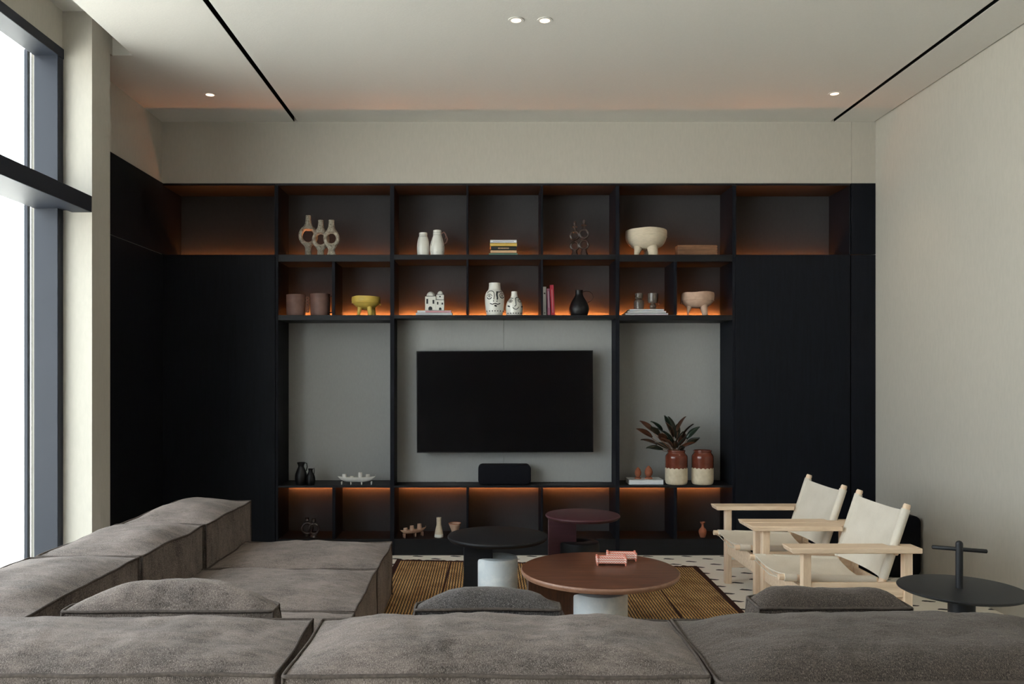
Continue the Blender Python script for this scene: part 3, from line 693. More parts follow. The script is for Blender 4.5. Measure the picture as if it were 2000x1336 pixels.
X0 = 1004.5; st = [([(993, 584), (998, 582.8), (1002, 583.8)], .0026), ([(1014.5, 583), (1009, 581.5), (1006.2, 583.5), (1006.8, 591), (1007.3, 597.5), (1004.5, 599.5)], .0026),
      (arc(996.5, 588.8, 3.6, 3, 0, 360, 10), .0015), (arc(996.5, 588.8, 1.2, 1.3, 0, 360, 8), .0018), (arc(1014.5, 588, 3.2, 3.2, 0, 360, 10), .0018),
      ([(993, 600.5), (993.8, 598)], .0085), ([(1018.7, 601), (1018.2, 598.8)], .0075), (arc(1006.5, 599, 6, 6.5, 205, 345, 8), .0022)]
for i in range(6): x = 992+i*5; st.append(([(x, 612), (x, 613.5)], .0048))
for pts, r in st:
    m = MB(); stroke(m, [(x-X0, y) for x, y in pts], out, Yv/FPX, r*1.3, yb2); m.build('painted_stroke', M_INK, t)
# upright books
for (x0, x1, yt, mat, lab, lean) in ((1060.5, 1067.5, 560, B_WH, 'cream book standing upright with black dots on its spine', .5), (1068.8, 1075, 563.5, B_MV, 'mauve book standing between the cream and red books', 1.5), (1076, 1084, 556.5, B_RD, 'tall red book leaning at the right of the upright books', 2.5)):
    Y = 6.42; s = Y/FPX; w_ = (x1-x0)*s; h_ = (yb_of(zL2, Y)-yt)*s
    t = empty('book', (XX((x0+x1)/2, Y), Y, zL2), lab, 'book', 'upright books on the second shelf'); t.rotation_euler = (0, math.radians(-lean), 0)
    m = MB().box(-w_/2, -w_/2+.002, 0, .15, 0, h_).box(w_/2-.002, w_/2, 0, .15, 0, h_).box(-w_/2, w_/2, 0, .002, 0, h_); m.build('cover', mat, t)
    MB().box(-w_/2+.002, w_/2-.002, .002, .147, .003, h_-.003).build('pages', M_WHITE, t)
    if mat is B_WH:
        m = MB()
        for zz_, r in ((.77, .0065), (.10, .004)): m.lathe([(0, -.0006), (r, -.0006), (r, .0006), (0, .0006)], 14, (0, 0, 0)); st_ = len(m.v)
        n_ = len(m.v)//2; m2 = MB()
        for idx, (zz_, r) in enumerate(((.77, .0065), (.10, .004))):
            a0 = len(m2.v); m2.lathe([(0, 0), (r, 0), (r, .0006), (0, .0006)], 14)
            for i in range(a0, len(m2.v)): v = m2.v[i]; m2.v[i] = Vector((v.x, -v.z, v.y+zz_*h_))
        m2.build('spine_dots', M_INK, t)
    if mat is B_RD: MB().box(-.002, .003, -.0008, .0, h_*.1, h_*.85).build('spine_marks', B_PK, t)
    if mat is B_MV: MB().box(-.002, .004, -.0008, .0, h_*.3, h_*.9).build('spine_marks', B_LP, t)
# black jug
t = empty('black_jug', base_at(1131, zL2), 'black jug with a large thin ring handle, second shelf', 'jug')
pr, out = pot([(7.5, 567), (7.3, 575), (9, 580), (14.5, 589), (18.5, 599), (19.3, 606), (17.5, 613), (15.5, 617)], yb2)
MB().lathe(pr, 36).build('body', M_BLKP, t, smooth='auto', angle=60)
MB().tube([(dx*S, 0, (yb2-y)*S) for dx, y in ((6, 571), (12, 568.5), (20, 569), (26, 574), (28, 581), (24, 587), (17, 591))], .0032, 8).build('handle', M_BLKP, t, smooth=True)
# books and glass, right bay
z = zL2
for (x0, x1, y0, y1, lab) in ((1221, 1305, 610.2, 615.5, 'widest white book with a pink spine, bottom of the stack under the glass vases'), (1226, 1301, 606.2, 610.2, 'middle white book of the stack under the glass vases'), (1230, 1297, 602.3, 606.2, 'smallest white book directly under the glass vases')):
    t, th = book_flat(x0, x1, y0, y1, 6.41, z, B_WH, lab, .17, grp='books under the glass vases')
    if y0 > 610: MB().box(-.10, .165, -.0006, .0004, .002, th*.5).build('spine_marks', B_LP, t)
    z += th
Yg = 6.47; s = Yg/FPX; zg = z; ybg = yb_of(zg, Yg)
t = empty('glass_vase', (XX(1248, Yg), Yg, zg), 'smoky glass vase with a narrow waist near its top, left one on the books', 'vase', 'smoky glass vases')
pr, out = pot([(8, 573), (8.2, 579), (7.6, 583), (5.5, 584.5), (9.5, 587.5), (10.2, 594), (10, 600), (9.5, ybg)], ybg, Yg, .0025); MB().lathe(pr, 32).build('body', M_GGLASS, t, smooth='auto', angle=60)
t = empty('glass_vase', (XX(1275, Yg), Yg, zg), 'smoky glass goblet on a small ball foot, right one on the books', 'vase', 'smoky glass vases')
pr, out = pot([(10.2, 573), (10.3, 580), (10.2, 588), (8.5, 592), (4.5, 593.5), (6.5, 597), (6.6, 600), (5, ybg)], ybg, Yg, .0025); MB().lathe(pr, 32).build('body', M_GGLASS, t, smooth='auto', angle=60)
MB().lathe([(0, -.006), (.005, -.003), (.006, 0), (.005, .003), (0, .006)], 12, (11.5*s, 0, (ybg-594)*s)).build('lug', M_GGLASS, t, smooth=True)

# niche ledge, left: black vases and candle boat
Yn = 6.40; sn = Yn/FPX; ybn = yb_of(zW, Yn)
t = empty('black_pitcher', (XX(588, Yn), Yn, zW), 'taller black pitcher on the left ledge', 'pitcher', 'black pitchers')
pr, out = pot([(8, 903), (7, 906), (5.5, 911), (8.5, 918), (11.5, 928), (11.5, 938), (9.5, ybn)], ybn, Yn); MB().lathe(pr, 28).build('body', M_BLKP, t, smooth='auto', angle=60)
MB().tube([(dx*sn, 0, (ybn-y)*sn) for dx, y in ((6, 904), (11, 905), (12, 912), (10, 920))], .004, 8).build('handle', M_BLKP, t, smooth=True)
t = empty('black_pitcher', (XX(607, Yn), Yn-.01, zW), 'smaller black pitcher beside the taller one on the left ledge', 'pitcher', 'black pitchers')
pr, out = pot([(5, 915), (4, 918), (4.5, 922), (8, 929), (9.3, 936), (8.8, 942), (7.5, ybn)], ybn, Yn); MB().lathe(pr, 28).build('body', M_BLKP, t, smooth='auto', angle=60)
MB().tube([(dx*sn, 0, (ybn-y)*sn) for dx, y in ((3.5, 916.5), (7, 914), (7.5, 920), (6.5, 927))], .003, 8).build('handle', M_BLKP, t, smooth=True)
def boat(x, Y, zs, Lpx, cups, legs, label, rz, mat, hull_y, yb, tip=3):
    s = Y/FPX; t = empty('candle_boat', (XX(x, Y), Y, zs), label, 'candle holder', 'boat shaped candle holders', rz)
    L = Lpx*s/2; zb = (yb-hull_y[1])*s; zt = (yb-hull_y[0])*s; m = MB(); n = 24; k_ = 9
    rings = []
    for i in range(n+1):
        u_ = -1+2*i/n; w_ = .026*(1-abs(u_)**2.4)+.0015; lift = (abs(u_)**4)*.009
        for j in range(k_):
            a = PI*j/(k_-1); m.v.append(Vector((u_*L, -w_*math.cos(a), zt+lift-(zt-zb)*(1-abs(u_)**4)*math.sin(a)**.8)))
    for i in range(n):
        for j in range(k_-1): m.f.append((i*k_+j, (i+1)*k_+j, (i+1)*k_+j+1, i*k_+j+1))
    for i in range(n): m.f.append((i*k_, i*k_+k_-1, (i+1)*k_+k_-1, (i+1)*k_))
    m.f.append(tuple(range(k_))); m.f.append(tuple(n*k_+j for j in range(k_)))
    m.build('hull', mat, t, smooth='auto', angle=50)
    for (dx, y) in cups: MB().lathe([(0, zt-.004), (4.6*s, zt-.004), (3.9*s, (yb-y)*s), (2.6*s, (yb-y)*s), (2.6*s, (yb-y)*s-.01), (0, (yb-y)*s-.01)], 16, (dx*s, 0, 0)).build('cup', mat, t, smooth='auto')
    for dx in legs:
        for sy in (-.012, .012): MB().lathe([(0, 0), (.7*s, 0), (1.4*s, zb+.006), (0, zb+.006)], 10, (dx*s, sy, 0)).build('leg', mat, t, smooth='auto')
    MB().lathe([(0, -.004), (.004, 0), (0, .004)], 8, (L*.98, 0, zt+.016)).build('tip', mat, t, smooth=True)
boat(696.5, Yn, zW, 75, [(-24, 926), (-9.5, 930), (7, 923), (22, 926.5)], [-29, -11, 10, 29], 'white clay boat with four candle cups on the left ledge', 0, M_BISQ, (932, 942), ybn)
# right ledge
Yr = 6.41; sr = Yr/FPX; ybr = yb_of(zW, Yr)
for (x, hw, lab) in ((1321, 21.5, 'brown and cream glazed jar holding the leafy branches'), (1372, 21, 'empty brown and cream glazed jar to the right of the plant')):
    t = empty('glazed_jar', (XX(x, Yr), Yr, zW), lab, 'jar', 'brown and cream glazed jars')
    pr, out = pot([(17, 879), (17.5, 881), (16.5, 883), (18, 886), (hw-.5, 890), (hw, 897), (hw, 920), (hw, 938), (hw-2, 944.5), (hw-6, ybr)], ybr, Yr, .005); MB().lathe(pr, 44).build('body', M_JAR, t, smooth='auto', angle=60)
jarx = XX(1321, Yr)
t, thb = book_flat(1229, 1295.5, 936.5, ybr, 6.39, zW, B_WH, 'thick white book lying on the right ledge under two terracotta ornaments', .17)
for (x, hw, yt, lab) in ((1246, 6.5, 912, 'smaller terracotta carved ornament on the white book, left one'), (1267, 8, 909, 'larger terracotta carved ornament on the white book, right one')):
    Yt = 6.46; st_ = Yt/FPX; zb_ = zW+thb; yb = yb_of(zb_, Yt); m = MB()
    t = empty('terracotta_ornament', (XX(x, Yt), Yt, zb_), lab, 'ornament', 'terracotta ornaments')
    MB().lathe([(0, 0), (hw*.95*st_, 0), (hw*.9*st_, 2.5*st_), (hw*.55*st_, 3.5*st_), (0, 3.5*st_)], 20).build('base', M_TERR, t, smooth='auto')
    h_ = (yb-yt)*st_; p = [(0, 3*st_)]+[(hw*st_*math.sin(PI*(.08+.92*i/12))**.7*(1-.25*(i/12)**2), 3*st_+(h_-3*st_)*(i/12)) for i in range(12)]+[(0, h_)]
    m.lathe(p, 26)
    for v in m.v:
        d = Vector((v.x, v.y, 0))
        if d.length > 1e-4: v += d.normalized()*(.0022*math.sin(math.atan2(v.y, v.x)*9)*math.sin(v.z*320))
    m.build('head', M_TERR, t, smooth=True)
# leafy branches in the jar
pl = empty('leafy_branch', (jarx, Yr, zW+.02), 'bunch of dark green and rust leaves standing in the left glazed jar', 'plant')
top = (ybr-880)*sr-.02
leaf = MB(); gl_ = []
for i in range(9):
    u_ = i/8; w_ = .024*math.sin(PI*min(1, u_*.93+.05))**.8
    gl_.append([Vector((u_*.12, (j-2)/2*w_, -.05*u_*u_+.010*abs((j-2)/2))) for j in range(5)])
leaf.sheet(gl_, .0012)
lf0 = leaf.build('leaf', M_LEAF, pl, smooth=True); lf_me = lf0.data
tips = [(1243, 838), (1250, 822), (1262, 830), (1270, 818), (1256, 860), (1262, 875), (1280, 868), (1285, 832), (1300, 808), (1306, 822), (1318, 812), (1330, 811), (1328, 826), (1345, 824), (1356, 832), (1366, 855), (1350, 862), (1338, 872), (1300, 850), (1322, 840), (1290, 850), (1310, 868), (1345, 845), (1275, 845), (1332, 850), (1296, 836), (1315, 856)]
stems = {}
first = True
for i, (x, y) in enumerate(tips):
    dep = random.uniform(-.12, .10)
    tip = Vector(((x-1321)*sr, dep, (ybr-y)*sr-.02)); org = Vector((random.uniform(-.02, .02), random.uniform(-.02, .02), top-.01))
    d = tip-org; L = min(.135, d.length*.75); dn = d.normalized(); st_ = tip-dn*L
    o = lf0 if first else lf0.copy()
    if not first: COL.objects.link(o)
    first = False
    o.location = st_; sc_ = L/.125
    o.rotation_mode = 'QUATERNION'
    qd = (dn+Vector((0, 0, .35))).normalized()
    o.rotation_quaternion = qd.to_track_quat('X', 'Z') @ __import__('mathutils').Quaternion((1, 0, 0), random.uniform(-1.1, 1.1)); o.scale = (sc_, sc_*random.uniform(.9, 1.25), sc_)
    MB().tube([org*.3+Vector((0, 0, 0)), org, st_*.6+org*.4+Vector((0, 0, -.008)), st_], .0022, 6).build('stem', M_WOODB, pl, smooth=True)

# base row objects
Yb = 6.44; sb = Yb/FPX; ybl = yb_of(zB, Yb)
ring_holder(600, [(1032, 12.5)], [(4, 1011), (3.5, 1014), (4.5, 1017), (3, 1020)], [(4, 1043), (6, 1046), (7.5, ybl)], 6.47, zB, yb_of(zB, 6.47), 'low smoked glass ring holder in the bottom row, left one', grp='low ring holders behind the sofa')
ring_holder(613, [(1033, 12)], [(4, 1013), (3.5, 1016), (4.5, 1019), (3, 1022)], [(4, 1043), (6, 1046), (7.5, ybl)], 6.42, zB, yb_of(zB, 6.42), 'low smoked glass ring holder in the bottom row, right one', grp='low ring holders behind the sofa')
boat(807, 6.43, zB, 58, [(-17, 1029), (-3, 1026), (14, 1024)], [-20, 4, 20], 'pale clay boat with three candle cups in the bottom row, turned at an angle', math.radians(35), M_PINKC, (1034, 1041), ybl)
t = empty('bottle_vase', (XX(857.5, Yb), Yb-.02, zB), 'slim beige bottle vase with a pale glazed foot in the bottom row', 'vase')
pr, out = pot([(4.8, 1010), (4.6, 1016), (4.6, 1024), (6.2, 1031), (8, 1040), (8.5, ybl)], ybl, Yb); MB().lathe(pr, 28).build('body', M_BEIGE, t, smooth='auto', angle=60)
MB().lathe([(8.4*sb, .0), (8.5*sb+.0008, .002), (8.1*sb+.0008, 6*sb), (7.7*sb, 6.5*sb)], 28).build('glazed_foot', M_WHITE, t, smooth=True)
t = empty('small_bowl', (XX(888.5, Yb), Yb, zB), 'small conical terracotta bowl partly behind the black coffee table', 'bowl')
MB().lathe([(0, 0), (5*sb, 0), (4*sb, 4*sb), (12.5*sb, 26*sb), (11.5*sb, 26*sb), (3*sb, 6*sb), (0, 6*sb)], 30).build('body', M_PINKC, t, smooth='auto')
MB().tube([(12*sb*math.cos(a), 12*sb*math.sin(a), 26*sb) for a in [2*PI*i/30 for i in range(30)]], .003, 6, closed=True).build('rim', M_TERR, t, smooth=True)
t = empty('small_vase', (XX(1370.5, Yb), Yb-.03, zB), 'small terracotta vase alone in the bottom right bay', 'vase')
pr, out = pot([(5, 1018), (4.6, 1020), (2.6, 1023), (3, 1028), (6.8, 1033), (7.6, 1037), (6.5, 1043), (4.6, ybl)], ybl, Yb); MB().lathe(pr, 28).build('body', M_TERR, t, smooth='auto', angle=60)

# ------------------------------------------------------------------ rug
c = [(-.68, 6.155), (1.555, 5.935), (1.50, 3.45), (-.74, 3.45)]
def rugpt(u_, v_):   # u across 0..1, v from near 0 to far 1
    a = Vector((*c[3], 0)).lerp(Vector((*c[2], 0)), u_); b_ = Vector((*c[0], 0)).lerp(Vector((*c[1], 0)), u_); return a.lerp(b_, v_)
rug = empty('reed_rug', tuple(rugpt(.5, .5)), 'woven yellow brown reed rug with dark brown edges under the coffee tables', 'rug')
WR = 2.24; HR = 2.6
def rugpiece(u0, u1, v0, v1, h, name, mat, nu, nv, rag=0):
    m = MB(); uv = []
    g = []
    for i in range(nu+1):
        row = []
        for j in range(nv+1):
            uu = u0+(u1-u0)*i/nu; vv_ = v0+(v1-v0)*j/nv; p = rugpt(uu, vv_)
            if rag and j == nv: p = p+Vector((0, rag*noise.noise(Vector((uu*60, 3, 0))), 0))
            p.z = .002+h+.0012*noise.noise(Vector((uu*5, vv_*4, 0)))
            row.append(p-rug.location)
        g.append(row)
    m.sheet(g, .006 if not rag else .005)
    o = m.build(name, mat, rug, smooth='auto', angle=40)
    uvl = o.data.uv_layers.new(name='uv')
    for lp in o.data.loops:
        co = o.data.vertices[lp.vertex_index].co; uvl.data[lp.index].uv = (co.x, co.y)
    return o
bw = .016
for a_, b_ in ((bw, .184), (.190, .503), (.509, .821), (.827, 1-bw)):
    o = rugpiece(a_, b_, .0, 1-.012, .004, 'reed_panel', M_REED, 16, 30)
for a_, b_ in ((.184, .190), (.503, .509), (.821, .827)):
    rugpiece(a_, b_, 0, .985, .003, 'seam', M_RUGB, 1, 30)
rugpiece(0, bw, 0, 1, .0045, 'binding', M_RUGB, 1, 30); rugpiece(1-bw, 1, 0, 1, .0045, 'binding', M_RUGB, 1, 30)
rugpiece(0, 1, .986, 1.003, .005, 'binding', M_RUGB, 160, 1, rag=.035)

# ------------------------------------------------------------------ coffee tables
def disc(r, z1, th, chamf, n=72):
    return MB().lathe([(0, z1-th), (r-chamf, z1-th), (r, z1-th*.45), (r, z1-th*.25), (r-.004, z1-.001), (r-.008, z1), (0, z1)], n)
def fin_table(name, X, Y, R, z, th, mtop, mfin, mcyl, cyl_r, cyl_h, fin_from, fin_to, fin_y, fin_rot, label, edge=None, cyl_name='stone_base', cyl_c=(0, 0)):
    t = empty(name, (X, Y, 0), label, 'coffee table')
    disc(R, z, th, .012).build('table_top', mtop, t, smooth='auto', angle=35)
    if edge: MB().lathe([(R-.006, z-th*1.0), (R+.0012, z-th*.5), (R+.0012, z-th*.22), (R-.004, z-.0005)], 72).build('edge_band', edge, t, smooth=True)
    zf = cyl_h
    m = MB().box(fin_from, fin_to, -.019+fin_y, .019+fin_y, .010, z-th+.001); m.rot(fin_rot); m.build('fin_leg', mfin, t, bevel=.003)
    # stone drum with a slot worn down where the fin sinks in
    m = MB(); n = 56; rc = cyl_r
    def top(x, y):
        ca, sa = math.cos(-fin_rot), math.sin(-fin_rot); lx, ly = x*ca-y*sa, x*sa+y*ca
        return cyl_h-.020*math.exp(-((ly-fin_y)/.035)**2)*(1 if lx < 0 else math.exp(-(lx/.06)**2))
    rings = []
    for k_ in range(8):
        r = rc*(k_/7); rings.append([len(m.v)+i for i in range(n)])
        for i in range(n):
            a = 2*PI*i/n; x, y = r*math.cos(a), r*math.sin(a); m.v.append(Vector((x+cyl_c[0], y+cyl_c[1], top(x, y)-(.004 if k_ == 7 else 0))))
    for (rr, zz_) in ((rc+.003, None), (rc+.003, .01), (rc, .008)):
        rings.append([len(m.v)+i for i in range(n)])
        for i in range(n):
            a = 2*PI*i/n; x, y = rr*math.cos(a), rr*math.sin(a); m.v.append(Vector((x+cyl_c[0], y+cyl_c[1], (top(x, y)-.012) if zz_ is None else zz_)))
    for A, B in zip(rings, rings[1:]):
        for i in range(n): j = (i+1) % n; m.f.append((A[i], A[j], B[j], B[i]))
    m.f.append(tuple(rings[-1])); m.build(cyl_name, mcyl, t, smooth='auto', angle=40)
    return t
YW = 4.42
fin_table('coffee_table', XX(1171, YW), YW, .430, .35, .028, M_WALNUT, M_WALNUTV, M_MARBLE, .150, .235, -.402, -.02, .0, math.radians(8), 'large low round walnut coffee table with a white marble drum', edge=M_WALEDGE)
fin_table('coffee_table', XX(972, 4.86), 4.86, .302, .45, .026, M_BTAB, M_BTAB, M_MARBLE, .118, .322, -.205, -.03, .0, math.radians(0), 'round black coffee table with a white marble drum')
fin_table('coffee_table', XX(1138, 5.30), 5.30, .244, .50, .024, M_PTAB, M_PTAB, M_BTAB, .125, .325, -.225, -.04, .03, math.radians(0), 'round aubergine coffee table with a black drum', cyl_name='drum_base', cyl_c=(-.02, 0))
# pink trays
def tray(X, Y, rz, label):
    t = empty('clay_tray', (X, Y, .35), label, 'tray', 'pink zigzag trays', rz); w_, d_, h_ = .080, .034, .050; zb = .010
    m = MB()
    for s1 in (1, 0):
        pass
    m.box(-w_, w_, -d_, -d_+.006, zb, h_-.006).box(-w_, w_, d_-.006, d_, zb, h_-.006).box(-w_, -w_+.006, -d_+.006, d_-.006, zb, h_).box(w_-.006, w_, -d_+.006, d_-.006, zb, h_).box(-w_, w_, -d_, d_, zb, zb+.006)
    m.build('body', M_TRAY, t, bevel=.002)
    for sx in (-1, 1):
        for sy in (-1, 1):
            MB().lathe([(0, 0), (.0045, 0), (.0065, .02), (.0068, h_-.006), (.005, h_-.001), (0, h_-.001)], 12, (sx*(w_-.002), sy*(d_-.002), 0)).build('corner_post', M_TRAY, t, smooth='auto')
a = P(1195, 1104, 1.05*FPX/(1104-CY)); tray(a.x, a.y+.02, math.radians(-4), 'pink zigzag clay tray on the walnut table, the front one')
b = P(1216, 1096.5, 1.05*FPX/(1096.5-CY)); tray(b.x, b.y+.035, math.radians(-4), 'pink zigzag clay tray on the walnut table, the rear one')

# side table at right
YI = 3.435; t = empty('side_table', (XX(1878, YI), YI, 0), 'round black metal side table with an upright cross handle', 'side table')
MB().lathe([(0, .488), (.235, .488), (.247, .494), (.249, .498), (.246, .502), (.240, .503), (0, .503)], 72).build('table_top', M_ITAB, t, smooth='auto', angle=35)
MB().lathe([(0, .012), (.052, .012), (.052, .488), (0, .488)], 36).build('column', M_ITAB, t, smooth='auto')
MB().lathe([(0, 0), (.16, 0), (.162, .006), (.155, .012), (0, .012)], 48).build('base_plate', M_ITAB, t, smooth='auto')
px_ = XX(1873.5, YI)-t.location.x
MB().lathe([(0, .50), (.0145, .50), (.0145, .690)]+[(.0145*math.cos(a), .690+.0145*math.sin(a)) for a in [PI/2*i/6 for i in range(1, 6)]]+[(0, .7045)], 24, (px_, 0, 0)).build('handle_post', M_ITAB, t, smooth='auto')
MB().tube([(px_+x*.093, -x*.045, .668) for x in (-1, -.97, .97, 1)], [.004, .0085, .0085, .004], 14).build('handle_bar', M_ITAB, t, smooth=True)

# ------------------------------------------------------------------ armchairs (local x: front at -, y: width)
def armchair(X, Y, label):
    t = empty('armchair', (X, Y, 0), label, 'armchair', 'beech and canvas armchairs')
    LX0, LX1, LY, l2 = -.235, .285, .300, .0215
    for (x, y, zt) in ((LX0, -LY, .505), (LX0, LY, .505), (LX1, -LY, .505), (LX1, LY, .505)):
        MB().box(x-l2, x+l2, y-l2, y+l2, 0, zt).build('leg', M_ASHZ, t, bevel=.003)
    for sy in (-1, 1):
        yi, yo = .235*sy, .364*sy; ym = .268*sy
        poly = [(-.335, yi), (.195, yi), (.200, ym+.018*sy), (.262, ym+.018*sy), (.268, yi+.008*sy), (.335, yi+.010*sy), (.335, yo), (-.335, yo)]
        if sy < 0: poly = poly[::-1]
        am = MB().prism(poly, .505, .532)
        for v in am.v:
            if v.z < .51 and v.x < -.33: v.x += .012
        am.build('armrest', M_ASH, t, bevel=.004, seg=2)
        # sling dowel and side rails
        MB().tube([(-.350, .232*sy, .357), (.165, .232*sy, .340)], .0165, 16).build('seat_dowel', M_ASH, t, smooth='auto')
        MB().box(LX0+l2, LX1-l2, (.300-.011)*sy if sy > 0 else -.311, .311 if sy > 0 else -.289, .27, .345).build('side_rail', M_ASH, t, bevel=.003)
        MB().box(LX0+l2, LX1-l2, .291*sy-.009, .291*sy+.009, .110, .160).build('stretcher', M_ASH, t, bevel=.002)
        # back posts
        b0, b1 = Vector((.168, .265*sy, .318)), Vector((.308, .265*sy, .742))
        MB().tube([b0, b0.lerp(b1, .02), b0.lerp(b1, .98), b1], [.015, .0185, .0185, .015], 16).build('back_post', M_ASHZ, t, smooth='auto')
        k_ = b0.lerp(b1, .42); MB().tube([k_+Vector((0, 0, 0)), k_+Vector((0, .05*sy, 0))], .011, 12).build('pivot_bolt', M_ASH, t, smooth='auto')
    MB().box(LX0-.011, LX0+.011, -LY+l2, LY-l2, .205, .312).build('front_rail', M_ASH, t, bevel=.003)
    MB().box(LX1-.011, LX1+.011, -LY+l2, LY-l2, .205, .290).build('rear_rail', M_ASH, t, bevel=.003)
    # canvas back
    g = []
    for i in range(13):
        u_ = i/12; row = []
        for j in range(15):
            q_ = -1+2*j/14; c0 = Vector((.168, 0, .318)).lerp(Vector((.308, 0, .742)), .10+.83*u_)
            sag = (1-q_*q_)*.032
            row.append(Vector((c0.x-.016+sag, q_*.268, c0.z-.006*(1-q_*q_)*(1 if u_ > .5 else -1)+sag*-.3)))
        g.append(row)
    cb = MB().sheet(g, .004).build('back_canvas', M_CANVAS, t, smooth='auto', angle=60)
    for sy in (-1, 1):
        b0, b1 = Vector((.168, .265*sy, .318)), Vector((.308, .265*sy, .742))
        MB().tube([b0.lerp(b1, .09+.85*i/12)+Vector((.001*noise.noise(Vector((i, sy, X))), 0, 0)) for i in range(13)], .0225, 18).build('sleeve', M_CANVAS, cb, smooth='auto')
    g = []
    for i in range(15):
        u_ = i/14; row = []
        for j in range(15):
            q_ = -1+2*j/14; sag = (1-q_*q_)*(.020+.030*u_)
            row.append(Vector((-.318+.478*u_-.008*(1-q_*q_)*(1 if u_ < .5 else -1), q_*.236, .372-.016*u_-sag)))
        g.append(row)
    cs = MB().sheet(g, .005).build('seat_canvas', M_CANVAS, t, smooth='auto', angle=60)
    for sy in (-1, 1):
        for (xa, xb) in ((-.322, LX0-l2-.002), (LX0+l2+.002, .155)):
            f_ = lambda x: .356-.016*(x+.340)/.505
            n_ = 8; MB().tube([(xa+(xb-xa)*i/n_, .232*sy, f_(xa+(xb-xa)*i/n_)) for i in range(n_+1)], .0215, 16).build('sleeve', M_CANVAS, cs, smooth='auto')
    # lacing thongs under the front edge
    m = MB()
    for i in range(4): x = -.325+.03*i; m.tube([(x, -.21, .345), (x+.01, 0, .312), (x, .21, .345)], .0025, 6)
    m.build('lacing', M_CANVAS, t, smooth=True)
    return t
armchair(1.880, 4.45, 'beech and canvas armchair nearer the viewer, behind the black side table')
armchair(1.880, 5.185, 'beech and canvas armchair nearer the shelving, behind the other armchair')
# black box by the wall
t = empty('floor_speaker', (2.86, 5.78, 0), 'black rounded box standing on the floor by the right wall behind the armchairs', 'speaker')
m = MB().prism(rrect(.36, .425, .05), 0, .30); m.v = [Vector((v.x, v.z-.15, v.y+.006)) for v in m.v]; m.build('body', M_SPK, t, bevel=.01, seg=3)
m = MB().prism(rrect(.32, .385, .035), 0, .003); m.v = [Vector((v.x, v.z-.1525, v.y+.026)) for v in m.v]; m.build('grille', M_SPK, t, smooth='auto')
for sx in (-.12, .12):
    for sy in (-.10, .10): MB().box(sx-.02, sx+.02, sy-.02, sy+.02, 0, .008).build('foot', M_TVB, t)

